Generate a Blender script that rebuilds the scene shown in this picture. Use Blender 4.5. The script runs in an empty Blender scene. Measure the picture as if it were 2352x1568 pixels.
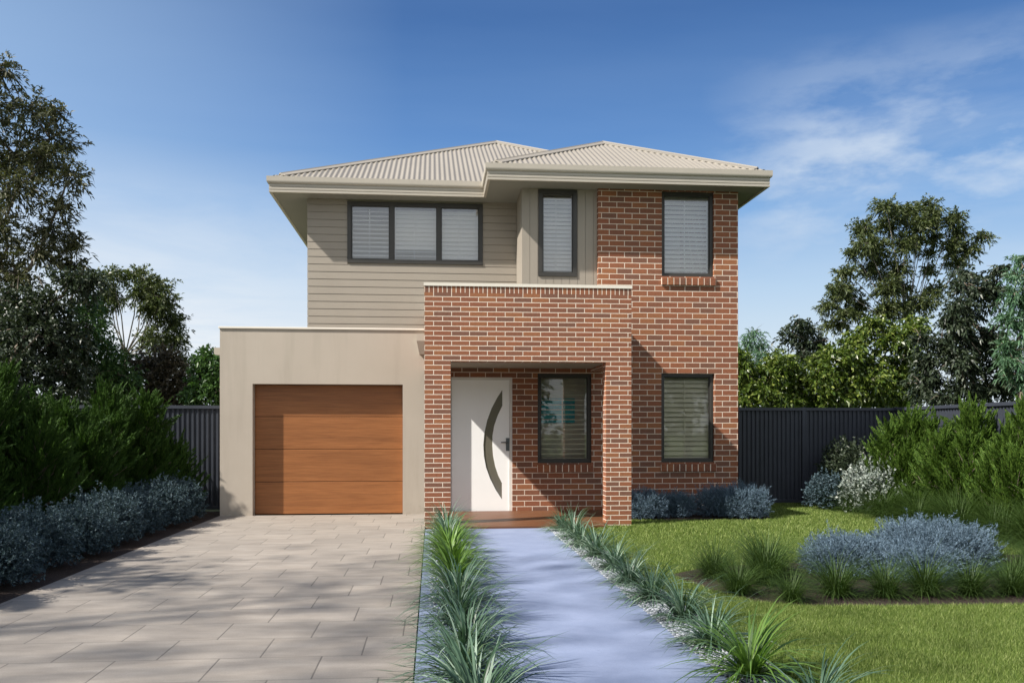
import bpy, bmesh, math, random
import numpy as np
from mathutils import Vector, Matrix

S = bpy.context.scene
COL = S.collection
R = math.radians

# ------------------------------------------------------------------ camera
F, CX, HY, EYE = 2000.0, 1176.0, 989.0, 1.4          # in pixels of a 2352 x 1568 picture
TH = math.atan(183.0 / F)
SN, CS = math.sin(TH), math.cos(TH)
cam = bpy.data.cameras.new('camera'); camo = bpy.data.objects.new('camera', cam); COL.objects.link(camo)
camo.location = (0, 0, EYE); camo.rotation_euler = (R(90), 0, -TH)
cam.sensor_width = 36; cam.lens = F / 2352 * 36; cam.shift_y = (HY - 784) / 2352
cam.clip_start = 0.1; cam.clip_end = 3000
S.camera = camo

def at(px, py, Y):                                    # photo pixel -> point on the plane at depth Y
    a = (px - CX) / F
    X = Y * (a * CS + SN) / (CS - a * SN); d = X * SN + Y * CS
    return Vector((X, Y, EYE + (HY - py) * d / F))

# ------------------------------------------------------------------ sky and sun
SUN = Vector((2.6, 1.0, -2.75)).normalized()        # direction the light travels
el = math.asin(-SUN.z); az = math.atan2(-SUN.x, -SUN.y)
W = bpy.data.worlds.new('World'); S.world = W; W.use_nodes = True
nt = W.node_tree; N = nt.nodes; L = nt.links; N.clear()
def wn(t, **k):
    n = N.new(t)
    for a, b in k.items(): setattr(n, a, b)
    return n
sky = wn('ShaderNodeTexSky', sky_type='NISHITA', sun_disc=False, sun_elevation=el, sun_rotation=az % (2 * math.pi))
sky.altitude = 200; sky.air_density = 1.0; sky.dust_density = 0.6; sky.ozone_density = 3.5
tc = wn('ShaderNodeTexCoord')
sep = wn('ShaderNodeSeparateXYZ'); L.new(tc.outputs['Generated'], sep.inputs[0])
def wm(op, a, b=None, c=None, clamp=False):
    n = wn('ShaderNodeMath', operation=op, use_clamp=clamp)
    for i, v in enumerate((a, b, c)):
        if v is None: continue
        if isinstance(v, (int, float)): n.inputs[i].default_value = v
        else: L.new(v, n.inputs[i])
    return n.outputs[0]
zc = wm('MAXIMUM', sep.outputs[2], 0.04)
cu = wm('DIVIDE', sep.outputs[0], zc); cv = wm('DIVIDE', sep.outputs[1], zc)
comb = wn('ShaderNodeCombineXYZ'); L.new(cu, comb.inputs[0]); L.new(cv, comb.inputs[1])
mp = wn('ShaderNodeMapping'); L.new(comb.outputs[0], mp.inputs[0])
mp.inputs['Rotation'].default_value = (0, 0, R(12)); mp.inputs['Scale'].default_value = (1.0, 1.0, 1)
mp.inputs['Location'].default_value = (3.1, 0.6, 0)
n1 = wn('ShaderNodeTexNoise'); n1.inputs['Scale'].default_value = 0.9; n1.inputs['Detail'].default_value = 9; n1.inputs['Roughness'].default_value = 0.62
n1.inputs['Distortion'].default_value = 0.5
L.new(mp.outputs[0], n1.inputs[0])
side = wm('MULTIPLY_ADD', sep.outputs[0], 1.5, -0.42, True)          # the cloud bank lies to the right
lowb = wm('SUBTRACT', 1.0, wm('MULTIPLY', wm('ABSOLUTE', wm('SUBTRACT', sep.outputs[2], 0.27)), 8.0), None, True)
bank = wm('MULTIPLY', wm('MULTIPLY', side, 6.0, None, True), lowb)
n3 = wn('ShaderNodeTexNoise'); n3.inputs['Scale'].default_value = 7.0; n3.inputs['Detail'].default_value = 8; n3.inputs['Roughness'].default_value = 0.58
mp3 = wn('ShaderNodeMapping'); L.new(tc.outputs['Generated'], mp3.inputs[0]); mp3.inputs['Scale'].default_value = (1, 1, 2.6); mp3.inputs['Location'].default_value = (0.3, 0, 0.45); L.new(mp3.outputs[0], n3.inputs[0])
puff = wm('MULTIPLY_ADD', wm('SUBTRACT', n3.outputs[0], 0.44), 6.0, 0.0, True)
cl = wm('MULTIPLY_ADD', wm('SUBTRACT', n1.outputs[0], 0.41), 4.2, 0.0, True)
mask = wm('MULTIPLY', wm('MULTIPLY_ADD', puff, 0.75, wm('MULTIPLY', cl, 0.35), True), bank, None, True)
n2 = wn('ShaderNodeTexNoise'); n2.inputs['Scale'].default_value = 0.35; n2.inputs['Detail'].default_value = 6; n2.inputs['Roughness'].default_value = 0.5
mp2 = wn('ShaderNodeMapping'); L.new(comb.outputs[0], mp2.inputs[0]); mp2.inputs['Scale'].default_value = (0.5, 1.3, 1); mp2.inputs['Rotation'].default_value = (0, 0, R(-35))
L.new(mp2.outputs[0], n2.inputs[0])
veil = wm('MULTIPLY', wm('MULTIPLY_ADD', n2.outputs[0], 2.6, -1.05, True), 0.24)
rp = wn('ShaderNodeValToRGB'); cr = rp.color_ramp
while len(cr.elements) < 7: cr.elements.new(0.5)
for e, (p_, c_) in zip(cr.elements, [(0.0, (0.88, 0.94, 1.0)), (0.075, (0.82, 0.92, 1.0)), (0.155, (0.58, 0.77, 0.98)), (0.24, (0.25, 0.49, 0.87)), (0.32, (0.095, 0.275, 0.66)), (0.43, (0.036, 0.148, 0.44)), (0.8, (0.035, 0.12, 0.36))]): e.position = p_; e.color = (*c_, 1)
L.new(zc, rp.inputs[0])
def wmix(fac, a, col, mode='MIX'):
    m = wn('ShaderNodeMix', data_type='RGBA', blend_type=mode)
    if isinstance(fac, float): m.inputs[0].default_value = fac
    else: L.new(fac, m.inputs[0])
    L.new(a, m.inputs[6])
    if isinstance(col, tuple): m.inputs[7].default_value = col
    else: L.new(col, m.inputs[7])
    return m.outputs[2]
KS = 9.0
cb = wmix(1.0, rp.outputs[0], (KS, KS, KS, 1), 'MULTIPLY')
cb = wmix(0.2, cb, sky.outputs[0])
left = wm('MULTIPLY', wm('MULTIPLY_ADD', sep.outputs[0], -1.35, -0.04, True), wm('MULTIPLY_ADD', n2.outputs[0], 1.1, 0.45, True))
lowl = wm('MULTIPLY', wm('MULTIPLY_ADD', sep.outputs[0], -2.4, 0.30, True), wm('MULTIPLY', wm('SUBTRACT', 0.30, sep.outputs[2], None, True), 5.0, None, True))
lowl = wm('MULTIPLY', lowl, wm('MULTIPLY_ADD', n1.outputs[0], 1.5, 0.15, True))
back = wm('MULTIPLY', wm('MULTIPLY_ADD', sep.outputs[1], -2.0, -0.1, True), wm('MULTIPLY_ADD', n2.outputs[0], 2.2, -0.35, True))  # white cloud added to the unseen sky behind the camera, brightens window reflections
c0 = wmix(left, cb, (0.46 * KS, 0.66 * KS, 0.93 * KS, 1))
c0 = wmix(lowl, c0, (0.90 * KS, 0.95 * KS, 1.0 * KS, 1))
c0 = wmix(back, c0, (0.95 * KS, 0.96 * KS, 0.97 * KS, 1))
c0 = wmix(veil, c0, (0.55 * KS, 0.72 * KS, 0.95 * KS, 1))
c2 = wmix(wm('MULTIPLY', mask, 0.95), c0, (0.66 * KS, 0.77 * KS, 0.92 * KS, 1))
bg = wn('ShaderNodeBackground'); bg.inputs[1].default_value = 0.06
L.new(c2, bg.inputs[0]); wo = wn('ShaderNodeOutputWorld'); L.new(bg.outputs[0], wo.inputs[0])
sl = bpy.data.lights.new('sun', 'SUN'); sl.energy = 5.0; sl.angle = R(0.9); sl.color = (1.0, 0.94, 0.86)
so = bpy.data.objects.new('sun', sl); COL.objects.link(so); so.rotation_euler = SUN.to_track_quat('-Z', 'Y').to_euler()
S.view_settings.view_transform = 'Standard'; S.view_settings.look = 'None'
S.view_settings.exposure = 0.8; S.view_settings.gamma = 1
S.cycles.max_bounces = 8; S.cycles.transparent_max_bounces = 16

# ------------------------------------------------------------------ helpers: materials
def mat(name):
    m = bpy.data.materials.new(name); m.use_nodes = True
    t = m.node_tree; b = t.nodes['Principled BSDF']
    return m, t, b
def nd(t, k, **kw):
    n = t.nodes.new(k)
    for a, b in kw.items(): setattr(n, a, b)
    return n
def mth(t, op, a, b=None, c=None, clamp=False):
    n = nd(t, 'ShaderNodeMath', operation=op, use_clamp=clamp)
    for i, v in enumerate((a, b, c)):
        if v is None: continue
        if isinstance(v, (int, float)): n.inputs[i].default_value = v
        else: t.links.new(v, n.inputs[i])
    return n.outputs[0]
def ramp(t, fac, stops, interp='LINEAR'):
    n = nd(t, 'ShaderNodeValToRGB'); cr = n.color_ramp; cr.interpolation = interp
    while len(cr.elements) < len(stops): cr.elements.new(0.5)
    for e, (p, c) in zip(cr.elements, stops): e.position = p; e.color = (*c, 1)
    t.links.new(fac, n.inputs[0]); return n.outputs[0]
def noise(t, vec, scale, detail=4, rough=0.55, sc=(1, 1, 1)):
    n = nd(t, 'ShaderNodeTexNoise'); n.inputs['Scale'].default_value = scale
    n.inputs['Detail'].default_value = detail; n.inputs['Roughness'].default_value = rough
    if sc != (1, 1, 1):
        mpn = nd(t, 'ShaderNodeMapping'); mpn.inputs['Scale'].default_value = sc
        t.links.new(vec, mpn.inputs[0]); vec = mpn.outputs[0]
    t.links.new(vec, n.inputs['Vector']); return n.outputs[0]
def mixc(t, fac, a, b, mode='MIX'):
    n = nd(t, 'ShaderNodeMix', data_type='RGBA', blend_type=mode)
    if isinstance(fac, (int, float)): n.inputs[0].default_value = fac
    else: t.links.new(fac, n.inputs[0])
    for i, v in ((6, a), (7, b)):
        if isinstance(v, tuple): n.inputs[i].default_value = (*v, 1)
        else: t.links.new(v, n.inputs[i])
    return n.outputs[2]
def bump(t, b, h, strength, dist):
    n = nd(t, 'ShaderNodeBump'); n.inputs['Strength'].default_value = strength; n.inputs['Distance'].default_value = dist
    t.links.new(h, n.inputs['Height']); t.links.new(n.outputs[0], b.inputs['Normal'])
def objco(t): return nd(t, 'ShaderNodeTexCoord').outputs['Object']
def plain(name, col, rough=0.6, metal=0.0, var=0.08, scale=3.0, bmp=0.0, bs=60):
    m, t, b = mat(name); co = objco(t)
    f = noise(t, co, scale, 6)
    lo = tuple(c * (1 - var) for c in col); hi = tuple(min(1, c * (1 + var)) for c in col)
    t.links.new(ramp(t, f, [(0.3, lo), (0.7, hi)]), b.inputs['Base Color'])
    b.inputs['Roughness'].default_value = rough; b.inputs['Metallic'].default_value = metal
    if bmp: bump(t, b, noise(t, co, bs, 5), bmp, 0.004)
    return m
def brick_mat(name, bw, rh, mo, palette, mortar, v0=0.0, u0=0.0, stack=False):
    m, t, b = mat(name)
    uv = nd(t, 'ShaderNodeUVMap').outputs[0]
    sp = nd(t, 'ShaderNodeSeparateXYZ'); t.links.new(uv, sp.inputs[0])
    v = mth(t, 'DIVIDE', mth(t, 'SUBTRACT', sp.outputs[1], v0), rh)
    row = mth(t, 'FLOOR', v)
    off = mth(t, 'MULTIPLY', mth(t, 'FLOORED_MODULO', row, 2.0), 0.0 if stack else 0.5)
    u = mth(t, 'ADD', mth(t, 'DIVIDE', mth(t, 'SUBTRACT', sp.outputs[0], u0), bw), off)
    co_ = mth(t, 'FLOOR', u)
    fu = mth(t, 'FRACT', u); fv = mth(t, 'FRACT', v)
    eu = mth(t, 'MULTIPLY', mth(t, 'MINIMUM', fu, mth(t, 'SUBTRACT', 1.0, fu)), bw)
    ev = mth(t, 'MULTIPLY', mth(t, 'MINIMUM', fv, mth(t, 'SUBTRACT', 1.0, fv)), rh)
    e = mth(t, 'MINIMUM', eu, ev)
    wob = mth(t, 'MULTIPLY', mth(t, 'SUBTRACT', noise(t, uv, 45, 3), 0.5), 0.004)
    e = mth(t, 'ADD', e, wob)
    isb = mth(t, 'DIVIDE', mth(t, 'SUBTRACT', e, mo * 0.5 - 0.0012), 0.0024, None, True)
    cmb = nd(t, 'ShaderNodeCombineXYZ'); t.links.new(co_, cmb.inputs[0]); t.links.new(row, cmb.inputs[1])
    wnz = nd(t, 'ShaderNodeTexWhiteNoise', noise_dimensions='2D'); t.links.new(cmb.outputs[0], wnz.inputs[0])
    k = len(palette)
    bc = ramp(t, wnz.outputs[0], [(i / k, c) for i, c in enumerate(palette)], 'CONSTANT')
    fine = noise(t, uv, 26, 7, 0.65, (1, 2.2, 1))
    bc = mixc(t, 1.0, bc, ramp(t, fine, [(0.28, (0.74, 0.72, 0.70)), (0.5, (1, 1, 1)), (0.75, (1.2, 1.16, 1.1))]), 'MULTIPLY')
    mc = mixc(t, 1.0, mortar, ramp(t, noise(t, uv, 9, 5), [(0.3, (0.86, 0.86, 0.86)), (0.7, (1, 1, 1))]), 'MULTIPLY')
    t.links.new(mixc(t, isb, mc, bc), b.inputs['Base Color'])
    b.inputs['Roughness'].default_value = 0.85
    h = mth(t, 'ADD', mth(t, 'MULTIPLY', isb, 1.0), mth(t, 'MULTIPLY', fine, 0.35))
    bump(t, b, h, 0.6, 0.005)
    return m
def leaf_mat(name, c1, c2, rough=0.5, transl=0.25, spec=0.35, c3=None):
    m, t, b = mat(name)
    g = nd(t, 'ShaderNodeNewGeometry')
    st = [(0.0, c1), (1.0, c2)] if c3 is None else [(0.0, c1), (0.75, c2), (1.0, c3)]
    col = ramp(t, g.outputs['Random Per Island'], st)
    t.links.new(col, b.inputs['Base Color']); b.inputs['Roughness'].default_value = rough
    b.inputs['Specular IOR Level'].default_value = spec
    tr = nd(t, 'ShaderNodeBsdfTranslucent')
    t.links.new(mixc(t, 1.0, col, (1.1, 1.25, 0.6), 'MULTIPLY'), tr.inputs[0])
    mx = nd(t, 'ShaderNodeMixShader'); mx.inputs[0].default_value = transl
    t.links.new(b.outputs[0], mx.inputs[1]); t.links.new(tr.outputs[0], mx.inputs[2])
    t.links.new(mx.outputs[0], t.nodes['Material Output'].inputs[0])
    return m
def glass_mat(name, tint, refl_rough=0.0, base=0.06, gain=1.0):
    m, t, b = mat(name); t.nodes.remove(b)
    tr = nd(t, 'ShaderNodeBsdfTransparent'); tr.inputs[0].default_value = (*tint, 1)
    gl = nd(t, 'ShaderNodeBsdfGlossy'); gl.inputs['Roughness'].default_value = refl_rough
    fr = nd(t, 'ShaderNodeFresnel'); fr.inputs[0].default_value = 1.5
    f = mth(t, 'MULTIPLY_ADD', fr.outputs[0], gain, base, True)
    mx = nd(t, 'ShaderNodeMixShader'); t.links.new(f, mx.inputs[0])
    t.links.new(tr.outputs[0], mx.inputs[1]); t.links.new(gl.outputs[0], mx.inputs[2])
    t.links.new(mx.outputs[0], t.nodes['Material Output'].inputs[0])
    return m
def wood_mat(name, a, bcol, c, axis_scale, rough=0.45, bmp=0.15):
    m, t, b = mat(name); co = objco(t)
    n_ = noise(t, co, 3.0, 9, 0.62, axis_scale)
    n2_ = noise(t, co, 1.2, 4, 0.5, tuple(s * 0.35 for s in axis_scale))
    col = ramp(t, n_, [(0.28, a), (0.5, bcol), (0.74, c)])
    col = mixc(t, 1.0, col, ramp(t, n2_, [(0.3, (0.84, 0.82, 0.8)), (0.7, (1.1, 1.1, 1.1))]), 'MULTIPLY')
    t.links.new(col, b.inputs['Base Color']); b.inputs['Roughness'].default_value = rough
    bump(t, b, n_, bmp, 0.002)
    return m

# ------------------------------------------------------------------ helpers: meshes
def boxuv(me):
    n = len(me.loops)
    if n == 0: return
    uv = me.uv_layers.new(name='UVMap')
    co = np.empty(len(me.vertices) * 3, np.float32); me.vertices.foreach_get('co', co); co = co.reshape(-1, 3)
    li = np.empty(n, np.int32); me.loops.foreach_get('vertex_index', li)
    nr = np.empty(len(me.polygons) * 3, np.float32); me.polygons.foreach_get('normal', nr); nr = np.abs(nr.reshape(-1, 3))
    lt = np.empty(len(me.polygons), np.int32); me.polygons.foreach_get('loop_total', lt)
    ax = np.repeat(np.argmax(nr, 1), lt); p = co[li]
    u = np.where(ax == 0, p[:, 1], p[:, 0]); v = np.where(ax == 2, p[:, 1], p[:, 2])
    uv.data.foreach_set('uv', np.stack([u, v], 1).astype(np.float32).ravel())

class MB:
    def __init__(s): s.v = []; s.f = []
    def box(s, x0, x1, y0, y1, z0, z1):
        b = len(s.v)
        s.v += [(x0, y0, z0), (x1, y0, z0), (x1, y1, z0), (x0, y1, z0), (x0, y0, z1), (x1, y0, z1), (x1, y1, z1), (x0, y1, z1)]
        s.f += [tuple(b + i for i in q) for q in ((0, 1, 5, 4), (1, 2, 6, 5), (2, 3, 7, 6), (3, 0, 4, 7), (4, 5, 6, 7), (3, 2, 1, 0))]
        return s
    def poly(s, pts):
        b = len(s.v); s.v += [tuple(p) for p in pts]; s.f.append(tuple(range(b, b + len(pts)))); return s
    def tube(s, path, radii, sides=7, cap=True):
        path = [Vector(p) for p in path]; b0 = len(s.v); n = len(path)
        for i, p in enumerate(path):
            d = (path[min(i + 1, n - 1)] - path[max(i - 1, 0)]).normalized()
            a = d.orthogonal().normalized() if abs(d.z) > 0.95 else d.cross(Vector((0, 0, 1))).normalized()
            c = d.cross(a)
            for k in range(sides):
                w = 2 * math.pi * k / sides
                s.v.append(tuple(p + (a * math.cos(w) + c * math.sin(w)) * radii[i]))
        for i in range(n - 1):
            for k in range(sides):
                k2 = (k + 1) % sides
                s.f.append((b0 + i * sides + k, b0 + i * sides + k2, b0 + (i + 1) * sides + k2, b0 + (i + 1) * sides + k))
        if cap:
            s.f.append(tuple(b0 + k for k in range(sides))[::-1]); s.f.append(tuple(b0 + (n - 1) * sides + k for k in range(sides)))
        return s
    def sweep(s, path, prof, closed=True):             # path: plan polyline, profile: (inset from path, z); outward is to the right of travel
        n = len(path); rows = []
        for i in range(n):
            ds = []
            if i > 0: ds.append((Vector(path[i]) - Vector(path[i - 1])).normalized())
            if i < n - 1: ds.append((Vector(path[i + 1]) - Vector(path[i])).normalized())
            ns = [Vector((d.y, -d.x)) for d in ds]
            m = sum(ns, Vector((0, 0))); m = m / m.dot(ns[0]) if len(ns) > 1 else ns[0]
            b = len(s.v); rows.append(b)
            for off, z in prof:
                q = Vector(path[i]) - m * off; s.v.append((q.x, q.y, z))
        k = len(prof)
        for i in range(n - 1):
            for j in range(k if closed else k - 1):
                j2 = (j + 1) % k
                s.f.append((rows[i] + j, rows[i + 1] + j, rows[i + 1] + j2, rows[i] + j2))
        if closed:
            s.f.append(tuple(rows[0] + j for j in range(k))); s.f.append(tuple(rows[-1] + j for j in range(k))[::-1])
        return s
    def wall(s, x0, x1, z0, z1, y, th, holes=()):       # wall facing -Y with openings and reveals
        xs = sorted({x0, x1, *[min(max(h[i], x0), x1) for h in holes for i in (0, 1)]})
        zs = sorted({z0, z1, *[min(max(h[i], z0), z1) for h in holes for i in (2, 3)]})
        def solid(i, j):
            if i < 0 or j < 0 or i >= len(xs) - 1 or j >= len(zs) - 1: return False
            cx, cz = (xs[i] + xs[i + 1]) / 2, (zs[j] + zs[j + 1]) / 2
            return not any(h[0] < cx < h[1] and h[2] < cz < h[3] for h in holes)
        for i in range(len(xs) - 1):
            for j in range(len(zs) - 1):
                if not solid(i, j): continue
                a, b, c, d = xs[i], xs[i + 1], zs[j], zs[j + 1]; y2 = y + th
                s.poly([(a, y, c), (b, y, c), (b, y, d), (a, y, d)]); s.poly([(b, y2, c), (a, y2, c), (a, y2, d), (b, y2, d)])
                if not solid(i - 1, j): s.poly([(a, y2, c), (a, y, c), (a, y, d), (a, y2, d)])
                if not solid(i + 1, j): s.poly([(b, y, c), (b, y2, c), (b, y2, d), (b, y, d)])
                if not solid(i, j - 1): s.poly([(a, y2, c), (b, y2, c), (b, y, c), (a, y, c)])
                if not solid(i, j + 1): s.poly([(a, y, d), (b, y, d), (b, y2, d), (a, y2, d)])
        return s
    def build(s, name, m, parent=None, bev=0.0, smooth=False, origin=None):
        me = bpy.data.meshes.new(name); v = s.v
        if origin is not None: v = [(a - origin[0], b - origin[1], c - origin[2]) for a, b, c in v]
        me.from_pydata(v, [], s.f); me.update(); boxuv(me)
        me.materials.append(m)
        if smooth: me.polygons.foreach_set('use_smooth', [True] * len(me.polygons))
        o = bpy.data.objects.new(name, me); COL.objects.link(o)
        if origin is not None: o.location = origin
        if parent: o.parent = parent
        if bev:
            w = o.modifiers.new('bevel', 'BEVEL'); w.width = bev; w.segments = 2; w.limit_method = 'ANGLE'
        return o

def fast_mesh(name, verts, quads, m, parent=None, tris=False):
    me = bpy.data.meshes.new(name); verts = np.asarray(verts, np.float32); quads = np.asarray(quads, np.int32)
    k = quads.shape[1]
    me.vertices.add(len(verts)); me.vertices.foreach_set('co', verts.ravel())
    me.loops.add(quads.size); me.loops.foreach_set('vertex_index', quads.ravel())
    me.polygons.add(len(quads)); me.polygons.foreach_set('loop_start', np.arange(0, quads.size, k, dtype=np.int32))
    me.update(calc_edges=True); me.validate()
    me.materials.append(m)
    o = bpy.data.objects.new(name, me); COL.objects.link(o)
    if parent: o.parent = parent
    return o

def tag(o, label=None, cat=None, group=None, kind=None):
    if label: o['label'] = label
    if cat: o['category'] = cat
    if group: o['group'] = group
    if kind: o['kind'] = kind
    return o
def thing(name, label, cat, loc=(0, 0, 0), group=None, rz=0.0):
    o = bpy.data.objects.new(name, None); COL.objects.link(o); o.empty_display_size = 0.2
    o.location = loc; o.rotation_euler = (0, 0, rz); return tag(o, label, cat, group)
def dup(root, loc, rz=0.0, sc=1.0, label=None):
    c = root.copy(); COL.objects.link(c); c.location = loc; c.rotation_euler = (0, 0, rz)
    c.scale = (sc, sc, sc) if not isinstance(sc, tuple) else sc
    if label: c['label'] = label
    for ch in list(root.children):
        k = ch.copy(); COL.objects.link(k); k.parent = c
    return c

def unit(a): return a / np.maximum(np.linalg.norm(a, axis=1, keepdims=True), 1e-9)
def leaves(rng, base, axis, Ln, Wd, droop=0.15):         # folded four-corner leaves
    n = len(base); axis = unit(axis)
    rnd = unit(rng.normal(size=(n, 3))); side = unit(np.cross(axis, rnd)); up = np.cross(side, axis)
    Ln = np.broadcast_to(np.asarray(Ln, float).reshape(-1, 1) if np.ndim(Ln) else Ln, (n, 1)) * rng.uniform(0.65, 1.25, (n, 1))
    Wd = Wd * rng.uniform(0.75, 1.2, (n, 1))
    mid = base + axis * Ln * 0.45 + up * Ln * 0.07
    tip = base + axis * Ln; tip[:, 2:3] -= droop * Ln
    v = np.stack([base, mid + side * Wd / 2, tip, mid - side * Wd / 2], 1).reshape(-1, 3)
    return v, np.arange(n * 4).reshape(-1, 4)
def twig_leaves(rng, P0, D, tl, k, spread, Ln, Wd, droop=0.15):   # twigs from P0 along D, each bearing k leaves
    n = len(P0); D = unit(D); tt = rng.uniform(0.05, 1.0, (n, k, 1))
    pos = P0[:, None, :] + D[:, None, :] * tt * tl; pos[..., 2] -= (tt[..., 0] ** 2) * tl * droop
    ax = D[:, None, :] + rng.normal(size=(n, k, 3)) * spread
    return leaves(rng, pos.reshape(-1, 3), ax.reshape(-1, 3), Ln, Wd, droop)
def clump_pts(rng, c, r, n, shell=0.55):
    d = unit(rng.normal(size=(n, 3))); u = rng.uniform(shell ** 3, 1, (n, 1)) ** (1 / 3)
    lump = 1 + 0.22 * np.sin(d[:, :1] * 7 + c[0]) * np.sin(d[:, 2:] * 6 + c[2]) + 0.1 * rng.normal(size=(n, 1))
    return np.asarray(c) + d * u * np.asarray(r) * lump, d
def merge(parts):
    vs, fs, o = [], [], 0
    for v, f in parts: vs.append(v); fs.append(f + o); o += len(v)
    return np.concatenate(vs), np.concatenate(fs)

# ------------------------------------------------------------------ materials
PAL = [(0.245, 0.088, 0.044), (0.200, 0.080, 0.045), (0.270, 0.098, 0.045), (0.175, 0.079, 0.049), (0.235, 0.085, 0.042), (0.285, 0.112, 0.048), (0.212, 0.084, 0.045), (0.255, 0.094, 0.045)]
MORT = (0.76, 0.645, 0.53)
M_brick_porch = brick_mat('porch_brick', 0.263, 0.0716, 0.0102, PAL, MORT, v0=0.0, u0=-0.114)
M_brick_wall = brick_mat('house_brick', 0.268, 0.0955, 0.0112, PAL, MORT, v0=0.01, u0=0.10)
M_soldier = brick_mat('soldier_brick', 0.0658, 0.30, 0.011, PAL, MORT, v0=-0.06, u0=-0.114, stack=True)
M_sillbrick = brick_mat('sill_brick', 0.105, 0.60, 0.010, PAL, MORT, v0=-0.1, stack=True)
M_render, t, b = mat('garage_render'); co = objco(t)
rc_ = ramp(t, noise(t, co, 0.9, 7, 0.6), [(0.3, (0.425, 0.372, 0.308)), (0.7, (0.468, 0.412, 0.345))])
rc_ = mixc(t, 1.0, rc_, ramp(t, noise(t, co, 2.6, 6, 0.6, (2.6, 1, 0.22)), [(0.28, (0.92, 0.92, 0.91)), (0.5, (1, 1, 1))]), 'MULTIPLY')
spz = nd(t, 'ShaderNodeSeparateXYZ'); t.links.new(co, spz.inputs[0])
dirt = mth(t, 'MULTIPLY', mth(t, 'SUBTRACT', 1.0, mth(t, 'MULTIPLY', spz.outputs[2], 4.5), None, True), mth(t, 'MULTIPLY_ADD', noise(t, co, 14, 6), 2.0, -0.5, True))
t.links.new(mixc(t, mth(t, 'MULTIPLY', dirt, 0.45), rc_, (0.24, 0.20, 0.16)), b.inputs['Base Color']); b.inputs['Roughness'].default_value = 0.9
bump(t, b, noise(t, co, 140, 5), 0.35, 0.004)
M_clad = plain('painted_cladding', (0.300, 0.267, 0.222), 0.55, var=0.035, scale=2)
M_gutter = plain('gutter_paint', (0.42, 0.385, 0.325), 0.4, var=0.03)
M_roof = plain('roof_sheet', (0.262, 0.235, 0.192), 0.45, var=0.05, scale=0.8)
M_soffit = plain('soffit_board', (0.21, 0.21, 0.185), 0.7, var=0.03)
M_cap = plain('cream_capping', (0.74, 0.69, 0.60), 0.45, var=0.03)
M_frame = plain('charcoal_frame', (0.038, 0.036, 0.032), 0.4, var=0.1)
M_slat = plain('blind_slat', (0.93, 0.92, 0.89), 0.5, var=0.02)
M_slat_c = plain('cream_slat', (0.86, 0.82, 0.66), 0.5, var=0.04)
M_glass = glass_mat('window_glass', (0.98, 0.985, 0.985), 0.0, 0.095, 1.2)
M_glass_low = glass_mat('ground_floor_glass', (0.98, 0.98, 0.97), 0.0, 0.02, 1.0)
M_doorglass, t, b = mat('beige_reflection_glass'); b.inputs['Base Color'].default_value = (0.20, 0.18, 0.14, 1); b.inputs['Roughness'].default_value = 0.16; b.inputs['Metallic'].default_value = 0.35; b.inputs['Coat Weight'].default_value = 0.6  # beige base colour stands in for driveway reflections on the curved glass
M_door = plain('white_door_paint', (0.92, 0.925, 0.91), 0.4, var=0.015)
M_metal = plain('dark_metal', (0.12, 0.125, 0.13), 0.35, 0.6)
M_int = plain('plaster', (0.82, 0.78, 0.66), 0.8, var=0.04)
M_intdark = plain('inside_floor', (0.2, 0.16, 0.12), 0.6)
M_gwood = wood_mat('garage_timber', (0.205, 0.075, 0.022), (0.275, 0.105, 0.032), (0.34, 0.138, 0.046), (0.9, 1, 26))
M_deck = wood_mat('deck_timber', (0.085, 0.032, 0.014), (0.125, 0.05, 0.02), (0.17, 0.072, 0.03), (0.8, 18, 5))
M_fence = plain('fence_steel', (0.036, 0.042, 0.056), 0.45, 0.0, var=0.1)
M_bark = plain('bark', (0.16, 0.13, 0.10), 0.9, var=0.35, scale=9, bmp=0.6, bs=25)
M_palebark = plain('pale_bark', (0.24, 0.21, 0.175), 0.85, var=0.3, scale=6, bmp=0.4, bs=20)

# ------------------------------------------------------------------ ground
def sheet(name, pts, z, m, kind='structure', thick=0.0):
    b = MB(); b.poly([(x, y, z) for x, y in pts])
    if thick:
        n = len(pts)
        for i in range(n):
            a, c = pts[i], pts[(i + 1) % n]
            b.poly([(a[0], a[1], z - thick), (c[0], c[1], z - thick), (c[0], c[1], z), (a[0], a[1], z)])
    o = b.build(name, m); o['kind'] = kind; return o

m, t, b = mat('lawn_soil'); co = objco(t)
t.links.new(ramp(t, noise(t, co, 35, 6), [(0.3, (0.035, 0.055, 0.012)), (0.6, (0.07, 0.105, 0.02)), (0.8, (0.12, 0.15, 0.035))]), b.inputs['Base Color']); b.inputs['Roughness'].default_value = 0.95
bump(t, b, noise(t, co, 90, 4), 0.8, 0.02); M_lawn = m
sheet('ground', [(-900, -300), (900, -300), (900, 1500), (-900, 1500)], -0.03, M_lawn)

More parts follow.
